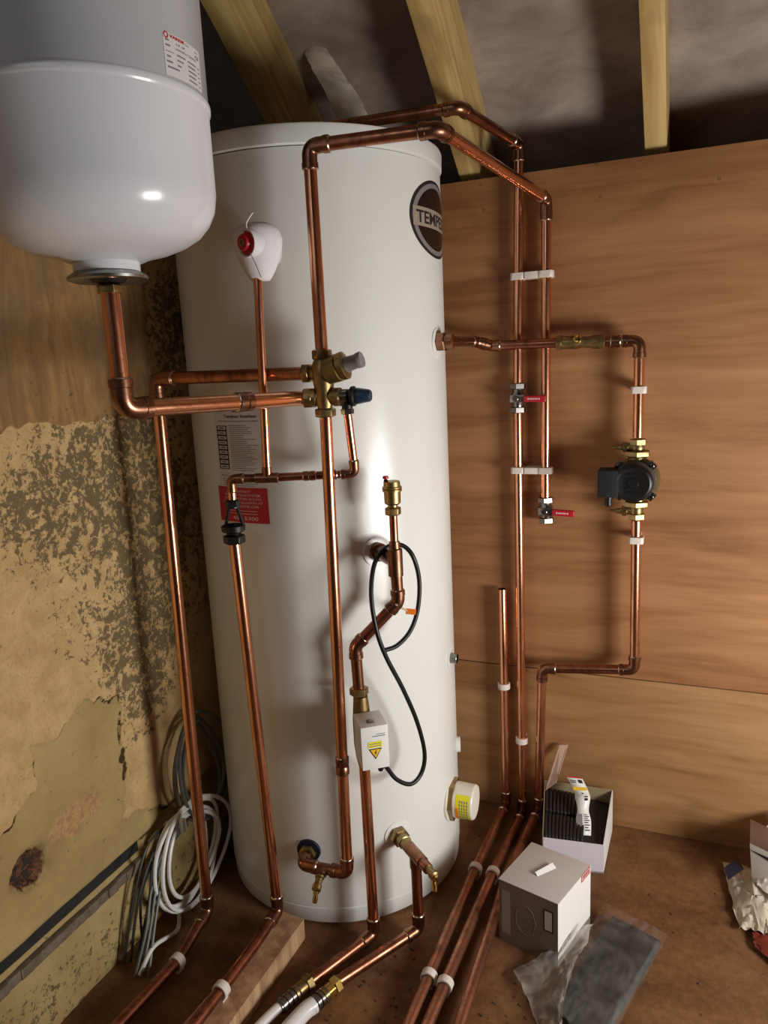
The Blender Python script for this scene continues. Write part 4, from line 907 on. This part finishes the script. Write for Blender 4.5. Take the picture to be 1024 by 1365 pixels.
# pipe below zone valve
r4 = [(-0.5919, 1.1927, 0.0220), (-0.6337, 1.0751, 0.0220), (-0.6414, 1.0554, 0.0220)]
pipe_run('copper pipe dropping from the white valve box to the thinner white floor pipe', [Vector((PX.x, PX.y, .418)), Vector((PX.x, PX.y, .022)), (-0.6414, 1.0554, 0.0220)], mat=['copper', 'copper_dark'])
def white_tail(a, b, c_, rr, lab, bright):
    a, b, c_ = Vector(a), Vector(b), Vector(c_); d = (b-a).normalized()
    root = thing('plastic_pipe', lab, 'pipe', b, 'white plastic floor pipes'); L = (b-a).length
    mb = MB(); nut(mb, a+d*.004, d, .0165, .016); mb.lathe(a+d*.010, d, [(0, .0125), (L*.30, .0125), (L*.31, .0145), (L*.38, .0145)], 20); mb.build('brass_coupling', 'brass_bright' if bright else 'brass', root)
    mb = MB(); pr = [(L*.38, .0125)]
    for k in range(4): z0_ = L*(.40+.15*k); pr += [(z0_, .0135+.001*(rr > .012)), (z0_+L*.09, .0135+.001*(rr > .012)), (z0_+L*.10, .0115), (z0_+L*.14, .0115)]
    mb.lathe(a, d, pr, 24); mb.build('crimp_sleeve', 'chrome', root)
    MB().tube(catmull([b-d*.012, b+d*.03, c_], 6), rr, 22).build('white_tube', 'plastic_pipe', root)
white_tail((-0.6433, 1.0529, 0.0220), (-0.6679, 0.9818, 0.0220), (-0.7198, 0.7738, 0.0220), .0095, 'thinner white plastic pipe leaving the bottom of the picture beside the batten', False)
# lower right port
pr_ = Vector((-0.5495, 1.3007, 0.1945)); pn = Vector((pr_.x-TX, pr_.y-TY, 0)).normalized(); PT = pr_+pn*.078
PB = Vector((-0.5069, 1.2706, 0.0220)); PT2 = Vector((PT.x, PT.y, PT.z))
lr = pipe_run('tarnished copper pipe from the lower right port down to the wider white floor pipe', [PT, Vector((PT.x, PT.y, .022)), (-0.5941, 1.0665, 0.0220)], mat=['copper_dark', 'copper_dark'])
mb = MB(); nut(mb, pr_+pn*.010, pn, .0205, .018); mb.lathe(pr_, pn, [(.015, .0145), (.034, .0145), (.035, .0125), (.052, .0125)], 22); mb.build('port_union', 'brass', lr)
MB().lathe(PT-pn*.028, pn, [(0, .0130), (.056, .0130), (.058, .011), (.078, .011)], 22).lathe(PT, (0, 0, -1), [(0, .013), (.028, .013), (.029, .0115)], 22).build('tee_fitting', 'copper_fit', lr)
drain(PT+pn*.046, pn, 'small brass drain cock on the lower right port, above the wider white pipe', (.15, -.25, -.9))
white_tail((-0.5906, 1.0658, 0.0220), (-0.6148, 0.9988, 0.0220), (-0.6619, 0.7817, 0.0220), .0150, 'wider white plastic pipe leaving the bottom of the picture between the copper pipes', True)

# ------------------------------------------------------------------ cable coils
coil = thing('cable_coil', 'tangled coil of white and grey cable against the old wall beside the cylinder', 'cable', (-1.0, 1.2, 0))
CO = Vector((-1.0050, 1.1849, 0.1377)); random.seed(5)
def ellipse(c0, ry, rz, a0, a1, n, tilt=0, x_off=0, jit=.004, xj=.006, sd=1):
    rnd = random.Random(sd); out = []; ph1 = rnd.random()*6
    for k in range(n+1):
        an = a0+(a1-a0)*k/n; y = ry*cos(an); z = rz*sin(an)
        out.append(c0+Vector((x_off+xj*sin(an*2+ph1), y*cos(tilt)-z*sin(tilt)+jit*sin(3*an+ph1), y*sin(tilt)+z*cos(tilt)+jit*cos(2*an+ph1))))
    return out
wh = MB()
CE = Vector((-1.0000, 1.1714, 0.1295)); 
for k, (ry, rz) in enumerate(((.098, .098), (.106, .107), (.114, .114), (.088, .092), (.121, .120))):
    c0 = Vector(CE); c0.y += .008*k-.01
    wh.tube(ellipse(c0, ry, rz, .3+k, .3+k+2*pi, 44, .1, .004*k-.006, sd=k), .0044, 8)
wh.tube(catmull([CE+Vector((.004, -.05, -.105)), CE+Vector((.012, -.075, -.128)), Vector((-0.9730, 1.0096, 0.0400)), Vector((-0.9802, 0.9697, 0.0060))], 7), .0044, 8)
wh.build('white_cable', 'cable_white', coil)
gc = MB(); GE = Vector((-1.0100, 1.2435, 0.2870))
for k, (ry, rz) in enumerate(((.075, .120), (.083, .128), (.069, .112), (.090, .135))):
    gc.tube(ellipse(GE+Vector((0, .006*k, .004*k)), ry, rz, .5*k, .5*k+2*pi, 40, .15, .004*k, sd=10+k), .0042, 8)
gc.build('grey_cable', 'cable_grey', coil)
dk = MB()
for k in range(5):
    a = Vector((-1.0200, 1.1789, 0.2091))+Vector((.004*k, .004*k, .006*(k % 3))); m1 = Vector((-1.0200, 1.0829, 0.2043))+Vector((.006*(k % 4), .007*k, 0)); b = Vector((-1.0200, 1.0193, 0.1277))+Vector((.008*(k % 3), .010*k, -.004*k)); c_ = Vector((-1.0304, 0.9820, 0.0060))+Vector((.010*k, .008*k, 0))
    c_.x = max(c_.x, -1.03)
    m1 += Vector((0, .012*sin(k*2.1), .012*cos(k*1.7))); b += Vector((0, .014*sin(k*3.3), .01*sin(k*2.3)))
    dk.tube(catmull([a+Vector((.01, .04, .012)), a, m1, b, c_], 6), .0028, 7)
dk.build('dark_cable', 'cable_dark', coil)
lg = MB()
for k in range(3):
    lg.tube(catmull([Vector((-1.0200, 1.2073, 0.1853))+Vector((0, 0, -.004*k)), Vector((-1.0150, 1.1271, 0.1842))+Vector((0, 0, -.007*k)), Vector((-1.0050, 1.0602, 0.1357))+Vector((.004*k, .01*k, 0)), Vector((-0.9900, 1.0126, 0.0712))+Vector((.004*k, .008*k, 0)), Vector((-0.9863, 0.9637, 0.0060))+Vector((.012*k, .006*k, 0))], 6), .0032, 7)
lg.build('light_grey_cable', 'cable_grey', coil)
MB().box(Vector((-0.9850, 1.1503, 0.2205)), (.010, .012, .030)).build('cable_tape', 'cable_white', coil, bev=.002)

# ------------------------------------------------------------------ boxes and litter on the floor
Z1 = .140
cr = [Vector(q) for q in ((-0.3323, 1.3010, 0.1400), (-0.2085, 1.2673, 0.1400), (-0.1641, 1.4007, 0.1400), (-0.2923, 1.4362, 0.1400))]   # left, front, right, back
bx = thing('grey_box', 'closed grey cardboard box with painted-in face shading and a pull slot, beside the floor pipes', 'box', (cr[1].x, cr[1].y, 0))
loq = [Vector((p.x, p.y, .0005)) for p in cr]
mb = MB(); mb.mi = 0; mb.add([loq[0], loq[1], cr[1], cr[0]], [[0, 1, 2, 3]]); mb.mi = 1; mb.add([loq[1], loq[2], cr[2], cr[1]], [[0, 1, 2, 3]]); mb.add([loq[2], loq[3], cr[3], cr[2]], [[0, 1, 2, 3]]); mb.add([loq[3], loq[0], cr[0], cr[3]], [[0, 1, 2, 3]]); mb.mi = 0; mb.add(loq, [[0, 3, 2, 1]])
mb.mi = 1; mb.add(cr, [[0, 1, 2, 3]])
mb.build('carton', None, bx, mats=['card_grey', 'card_white'])  # card tones paint the shading: front dark, right bright, lid between
ctr = sum(cr, Vector())/4; lid = [ctr+(p-ctr)*1.008 for p in cr]
mb = MB(); mb.hexa([p+Vector((0, 0, .0002)) for p in lid], [p+Vector((0, 0, .0018)) for p in lid]); mb.build('lid_flap', 'card_top', bx, bev=.0005)
ex = (cr[1]-cr[0]); ey = Vector((0, 0, 1)); fn = ex.cross(ey).normalized(); 
g0 = cr[0]; ln = ex.length; exn = ex.normalized()
gf = lambda off: (lambda x, y: Vector((g0.x, g0.y, 0))+exn*x+ey*y+fn*off)
if (fn.y > 0): fn = -fn
mb = MB(); patch(mb, gf(.0006), .006, .026, .022, .122); mb.build('pale_panel', 'card_strip', bx)
mb = MB(); patch(mb, gf(.0006), ln*.765, ln*.925, .070, .118); pn2 = mb.build('window_frame', 'ink', bx)
mb = MB(); patch(mb, gf(.0010), ln*.785, ln*.905, .073, .115); mb.build('label_window', 'card_top', pn2)
mb = MB()
for k in range(9): a = 2*pi*k/9; mb.tube([gf(.0002)(ln*.46+.022*cos(a), .072+.034*sin(a)), gf(.0002)(ln*.46+.022*cos(a+.7), .072+.034*sin(a+.7))], .0006, 4)
for k in range(6): patch(mb, gf(.0006), ln*(.30+.03*(k % 2)), ln*(.50+.05*(k % 3)), .020+.013*k, .0225+.013*k)
mb.build('faint_drawing', 'card_line', bx)
exr = (cr[2]-cr[1]).normalized(); lr_ = (cr[2]-cr[1]).length; fr = exr.cross(ey).normalized()
rf2 = lambda off: (lambda x, y: Vector((cr[1].x, cr[1].y, 0))+exr*x+ey*y+fr*off)
if fr.x < 0: fr = -fr
mb = MB(); R_ = [(.70, .97, .126, .128), (.70, .97, .140, .142), (.70, .72, .126, .142), (.95, .97, .126, .142)]
for a, b, c_, d_ in R_: patch(mb, rf2(.0006), a*lr_, b*lr_, c_, d_)
for k in range(5): patch(mb, rf2(.0006), (.745+.04*k)*lr_, (.77+.04*k)*lr_, .1300, .1382)
mb.build('red_mark', 'ink_red', bx)
# pull slot: white tab paints the light it catches, black strip the shadow
sl0 = ctr+exn*-.010+exr*-.020; sl1 = ctr+exn*.004+exr*.026
mb = MB(); d_ = (sl1-sl0).normalized(); sd_ = Vector((d_.y, -d_.x, 0)); zt2 = Z1+.0022
mb.add([Vector((sl0.x, sl0.y, zt2)), Vector((sl1.x, sl1.y, zt2)), Vector((sl1.x, sl1.y, zt2))+sd_*.011+Vector((0, 0, -.0002)), Vector((sl0.x, sl0.y, zt2))+sd_*.007+Vector((0, 0, .0))], [[0, 1, 2, 3]]); mb.v[-4].z += .006; mb.v[-3].z += .006
mb.build('pull_tab', 'card_white', bx)
mb = MB(); mb.add([Vector((sl0.x, sl0.y, zt2+.0003)), Vector((sl1.x, sl1.y, zt2+.0003)), Vector((sl1.x, sl1.y, zt2+.0003))-sd_*.0016, Vector((sl0.x, sl0.y, zt2+.0003))-sd_*.0016], [[0, 1, 2, 3]]); mb.build('painted_slot_shadow', 'ink', bx)

# open carton with ribbed black rubber pack
H = .085
oc = [Vector(q) for q in ((-.290, 1.546, 0), (-.155, 1.572, 0), (-.152, 1.742, 0), (-.318, 1.728, 0))]
ob = thing('open_carton', 'open white carton against the plywood holding black ribbed rubber pieces', 'box', (-.23, 1.65, 0))
def wallp(a, b, h0, h1, th=.0022, lean=0):
    d_ = (b-a).normalized(); n_ = Vector((d_.y, -d_.x, 0)); m = MB()
    m.hexa([a, b, b-n_*th, a-n_*th], [a+Vector((0, 0, h0))+n_*lean, b+Vector((0, 0, h1))+n_*lean, b-n_*th+Vector((0, 0, h1))+n_*lean, a-n_*th+Vector((0, 0, h0))+n_*lean]); return m
wallp(oc[0], oc[1], .080, .072).build('carton_side', 'card_lav', ob)
wallp(oc[1], oc[2], .072, .112).build('carton_side', 'card_white', ob)
wallp(oc[2], oc[3], .112, .116).build('carton_side', 'card_in', ob)
wallp(oc[3], oc[0], .110, .080).build('carton_side', 'card_in', ob)
MB().hexa([p+Vector((0, 0, .0005)) for p in oc], [p+Vector((0, 0, .003)) for p in oc]).build('carton_base', 'card_in', ob)
fa, fb_ = Vector((-0.3110, 1.7000, 0.1036)), Vector((-0.2850, 1.7000, 0.1292)); fc_, fd = Vector((-0.2627, 1.7450, 0.2128)), Vector((-0.2831, 1.7450, 0.2095))
mb = MB(); pts = [fa, fb_, fc_, fd]; mb.add(pts+[p+Vector((.001, .0015, 0)) for p in pts], [[0, 1, 2, 3], [7, 6, 5, 4], [0, 4, 5, 1], [1, 5, 6, 2], [2, 6, 7, 3], [3, 7, 4, 0]]); mb.build('carton_flap', 'flap', ob)
rp = thing('ribbed_rubber_pack', 'black ribbed rubber pieces packed in the open carton under a white label', 'rubber pack', (-.235, 1.64, .004))
MB().hexa([Vector(p) for p in ((-.286, 1.552, .004), (-.160, 1.576, .004), (-.158, 1.736, .004), (-.312, 1.722, .004))], [Vector(p) for p in ((-.286, 1.552, .066), (-.160, 1.576, .060), (-.158, 1.736, .078), (-.312, 1.722, .092))]).build('rubber_core', 'rib', rp, bev=.003)
for k in range(11):
    u = k/11.5; a = Vector((-.284, 1.556, .070)).lerp(Vector((-.162, 1.580, .064)), u*.74); b = Vector((-.308, 1.716, .096)).lerp(Vector((-.164, 1.730, .08)), u*.74)
    d_ = (b-a); m = MB()
    for s0, s1 in ((0, .46), (.52, 1)):
        p_, q_ = a+d_*s0, a+d_*s1
        m.box((p_+q_)/2, (.0062, (q_-p_).length, .020), (Vector((1, .15, 0)).normalized(), d_.normalized(), Vector((0, -.15, 1)).normalized()))
    m.build('rubber_rib', 'rib', rp, bev=.001, seg=1)
# paper label strip lying on the pack, curling up at its far end
lp = [((-0.2283, 1.6000, 0.0701), (-0.1879, 1.6060, 0.0690)), ((-0.2372, 1.6250, 0.0915), (-0.1911, 1.6300, 0.0980)), ((-0.2453, 1.6550, 0.1151), (-0.2002, 1.6600, 0.1170)), ((-0.2307, 1.6640, 0.1246), (-0.1995, 1.6680, 0.1282)), ((-0.2354, 1.6720, 0.1429), (-0.2024, 1.6760, 0.1429)), ((-0.2509, 1.6800, 0.1554), (-0.2158, 1.6840, 0.1536)), ((-0.2587, 1.6840, 0.1638), (-0.2182, 1.6880, 0.1629))]
lp = [((-0.2162, 1.6000, 0.0668), (-0.1879, 1.6060, 0.0671)), ((-0.2250, 1.6250, 0.0881), (-0.1910, 1.6300, 0.0901)), ((-0.2241, 1.6430, 0.1068), (-0.1986, 1.6480, 0.1049)), ((-0.2319, 1.6600, 0.1227), (-0.1972, 1.6640, 0.1271)), ((-0.2354, 1.6720, 0.1309), (-0.2023, 1.6760, 0.1349)), ((-0.2476, 1.6820, 0.1488), (-0.2125, 1.6860, 0.1490)), ((-0.2597, 1.6900, 0.1602), (-0.2207, 1.6940, 0.1589))]
Lc = catmull([a for a, b in lp], 5); Rc = catmull([b for a, b in lp], 5)
mb = MB(); vs = []
for a, b in zip(Lc, Rc): vs += [a, b]
n = len(Lc); mb.add(vs, [[2*i, 2*i+1, 2*i+3, 2*i+2] for i in range(n-1)])
pl_ = mb.build('paper_label', 'white'); m_ = pl_.modifiers.new('t', 'SOLIDIFY'); m_.thickness = .0004
tag(pl_, 'white paper label strip with a yellow band curling out of the open carton', 'label')
def lfn(off):
    def g(u, v):
        s_ = max(0, min(.9999, v))*(n-1); i = int(s_); t_ = s_-i; a = Lc[i].lerp(Lc[i+1], t_); b = Rc[i].lerp(Rc[i+1], t_)
        return a.lerp(b, u)+Vector((0, -off*1.2, off*.8))
    return g
g = lfn(.0012)
mb = MB(); patch(mb, g, .03, .97, .70, .76, 1, 3); mb.build('yellow_band', 'amber', pl_)
mb = MB(); patch(mb, g, 0, 1, .965, .999, 1, 2); mb.build('red_edge', 'ink_red', pl_)
mb = MB(); patch(mb, g, .1, .42, .08, .26, 1, 3); mb.build('bar_code', 'ink_grey', pl_)
mb = MB()
for k in range(8): patch(mb, g, .60, .92-.1*(k % 2), .05+.028*k, .062+.028*k)
patch(mb, g, .65, .85, .46, .50); patch(mb, g, .65, .85, .52, .55); patch(mb, g, .5, .62, .62, .65); patch(mb, g, .1, .5, .88, .90); patch(mb, g, .1, .45, .84, .86); patch(mb, g, .65, .9, .84, .93)
mb.build('print', 'ink', pl_)

# charcoal pad in a polythene bag
def crumple(pts, nx, ny, h, seed, zmin=.0015, amp=.006):
    """bilinear patch between four floor corners, crumpled upwards"""
    A_, B_, C_, D_ = [Vector(p) for p in pts]; vs = []
    for i in range(nx+1):
        for j in range(ny+1):
            u, v = i/nx, j/ny; p = (A_*(1-u)+B_*u)*(1-v)+(D_*(1-u)+C_*u)*v
            z = zmin+h(u, v)+amp*abs(noise.noise(Vector((u*7+seed, v*7, seed))))+amp*.7*(1-abs(noise.noise(Vector((u*15, v*13+seed, 2*seed)))))*.6
            vs.append(Vector((p.x+amp*.5*noise.noise(Vector((u*6, v*6, seed+5))), p.y+amp*.5*noise.noise(Vector((u*6, v*6, seed+9))), z)))
    m = MB(); m.add(vs, [[i*(ny+1)+j, (i+1)*(ny+1)+j, (i+1)*(ny+1)+j+1, i*(ny+1)+j+1] for i in range(nx) for j in range(ny)]); return m
pdq = [Vector(q) for q in ((-0.1945, 1.1572, 0.0240), (-0.1155, 1.0989, 0.0240), (-0.0249, 1.3822, 0.0240), (-0.1207, 1.4211, 0.0240))]
mb = MB(); nx, ny = 16, 24; top = []
for i in range(nx+1):
    for j in range(ny+1):
        u, v = i/nx, j/ny; p = (pdq[0]*(1-u)+pdq[1]*u)*(1-v)+(pdq[3]*(1-u)+pdq[2]*u)*v
        e = .003*noise.noise(Vector((u*5, v*9, 1))); z = .022+.004*noise.noise(Vector((u*3, v*5, 2)))
        if i in (0, nx) or j in (0, ny): z -= .004; p = p+Vector((e, e, 0))
        top.append(Vector((p.x, p.y, z)))
bot = [Vector((p.x, p.y, .002)) for p in top]; NN = len(top); idx = lambda i, j: i*(ny+1)+j
fs = [[idx(i, j), idx(i+1, j), idx(i+1, j+1), idx(i, j+1)] for i in range(nx) for j in range(ny)]
fs += [[f_+NN for f_ in q[::-1]] for q in fs]
for i in range(nx): fs += [[idx(i, 0), idx(i+1, 0), idx(i+1, 0)+NN, idx(i, 0)+NN], [idx(i, ny)+NN, idx(i+1, ny)+NN, idx(i+1, ny), idx(i, ny)]]
for j in range(ny): fs += [[idx(0, j)+NN, idx(0, j+1)+NN, idx(0, j+1), idx(0, j)], [idx(nx, j), idx(nx, j+1), idx(nx, j+1)+NN, idx(nx, j)+NN]]
mb.add(top+bot, fs); tag(mb.build('foam_pad', 'pad', sharp=50), 'charcoal grey foam pad lying in a clear bag on the floor', 'foam pad')
bag = crumple([(-0.2873, 1.2215, 0.0030), (-0.1731, 1.0507, 0.0100), (-0.1804, 1.1609, 0.0300), (-0.1514, 1.3449, 0.0500)], 34, 34, lambda u, v: .004+.040*sm(.1, 1.0, v)+.006*sin(u*8+v*3), 3, amp=.010)
ob_ = bag.build('polythene_bag', 'film_cloudy', sharp=40, loc=(-.2, 1.25, 0)); tag(ob_, 'clear crumpled polythene bag round the charcoal pad, in front of the grey box', 'bag')
bag = crumple([(-0.2057, 1.1520, 0.0300), (-0.1074, 1.0695, 0.0300), (-0.0099, 1.3885, 0.0300), (-0.1394, 1.4395, 0.0300)], 36, 36, lambda u, v: .026, 7, zmin=.002, amp=.005)
bag.build('bag_front', 'film', ob_, sharp=60)
# right edge: white carton, white bag, red scrap
w1 = thing('white_carton', 'white carton at the right edge of the picture against the plywood', 'box', (.24, 1.63, 0))
p = [Vector(q) for q in ((.155, 1.60, 0), (.29, 1.52, 0), (.36, 1.66, 0), (.225, 1.74, 0))]
u_ = [q+Vector((-.012, 0, .125)) for q in p]; mb = MB(); mb.hexa([q+Vector((0, 0, .001)) for q in p], u_); mb.build('carton', 'card_white', w1, bev=.001)
mb = MB(); mb.add([u_[0]+Vector((.001, .0, .002)), u_[1]+Vector((0, 0, .002)), u_[1]+Vector((.004, .03, .034)), u_[0]+Vector((.002, .03, .040))], [[0, 1, 2, 3]]); o = mb.build('carton_flap', 'flap', w1); m_ = o.modifiers.new('t', 'SOLIDIFY'); m_.thickness = .001
mb = MB(); mb.add([p[0]+Vector((-.0125, -.001, .112)), p[1]+Vector((-.012, -.001, .090)), p[1]+Vector((-.012, -.001, .118)), p[0]+Vector((-.0125, -.001, .1125))], [[0, 1, 2, 3]]); mb.build('black_print', 'ink', w1)
wbg = crumple([(0.1211, 1.4750, 0.0100), (0.2205, 1.4593, 0.0100), (0.2474, 1.6839, 0.0100), (0.0967, 1.6868, 0.0100)], 30, 26, lambda u, v: .030*sin(pi*min(1, u*1.1))*sin(pi*min(1, v*.9+.08)), 6, amp=.014)
o = wbg.build('white_bag', 'bag', sharp=30); tag(o, 'crumpled white polythene bag with a black print, right edge of the floor', 'bag')
q = [Vector(q_)+Vector((0, 0, .028)) for q_ in ((0.0952, 1.6069, 0.0250), (0.1258, 1.6511, 0.0250), (0.1361, 1.6156, 0.0250), (0.1028, 1.5669, 0.0250))]
mb = MB(); mb.add([v+Vector((0, -.004, 0)) for v in q], [[0, 1, 2, 3]]); mb.build('black_print', 'navy_foam', o)
tag(crumple([(0.1588, 1.5714, 0.0450), (0.2109, 1.5126, 0.0450), (0.2360, 1.6222, 0.0450), (0.1665, 1.6214, 0.0450)], 14, 12, lambda u, v: .045+.012*sin(pi*u)*sin(pi*v), 12, amp=.008).build('tissue_wad', 'clip', sharp=30), 'small wad of white packing tissue on the white bag', 'tissue')
tag(crumple([(0.1472, 1.4338, 0.0100), (0.1995, 1.3784, 0.0100), (0.2233, 1.4849, 0.0100), (0.1457, 1.4728, 0.0100)], 12, 12, lambda u, v: .006+.010*sin(pi*u)*sin(pi*v), 15, amp=.008).build('red_wrapper', 'wrapper', sharp=30), 'scrap of red wrapper on the floor beside the white bag', 'wrapper')

# debris on the floor
mb = MB(); random.seed(11)
for k in range(260):
    if k < 130: u, v = random.uniform(330, 560), random.uniform(1235, 1365)
    else: u, v = random.uniform(560, 1000), random.uniform(1150, 1365)
    x = -.62+.5*random.random() if k < 130 else -.5+.8*random.random(); y = 1.0+.22*random.random() if k < 130 else .95+.7*random.random()
    s_ = .0008+.0022*random.random()**2; a = random.random()*3
    mb.box((x, y, s_*.4+.0003), (s_*2.2, s_*1.2, s_*.7), (Vector((cos(a), sin(a), 0)), Vector((-sin(a), cos(a), 0)), Vector((0, 0, 1))))
o = mb.build('wood_crumbs', 'debris', loc=(-.3, 1.2, 0)); o['kind'] = 'stuff'; o['label'] = 'small wood crumbs scattered on the floor'; o['category'] = 'debris'
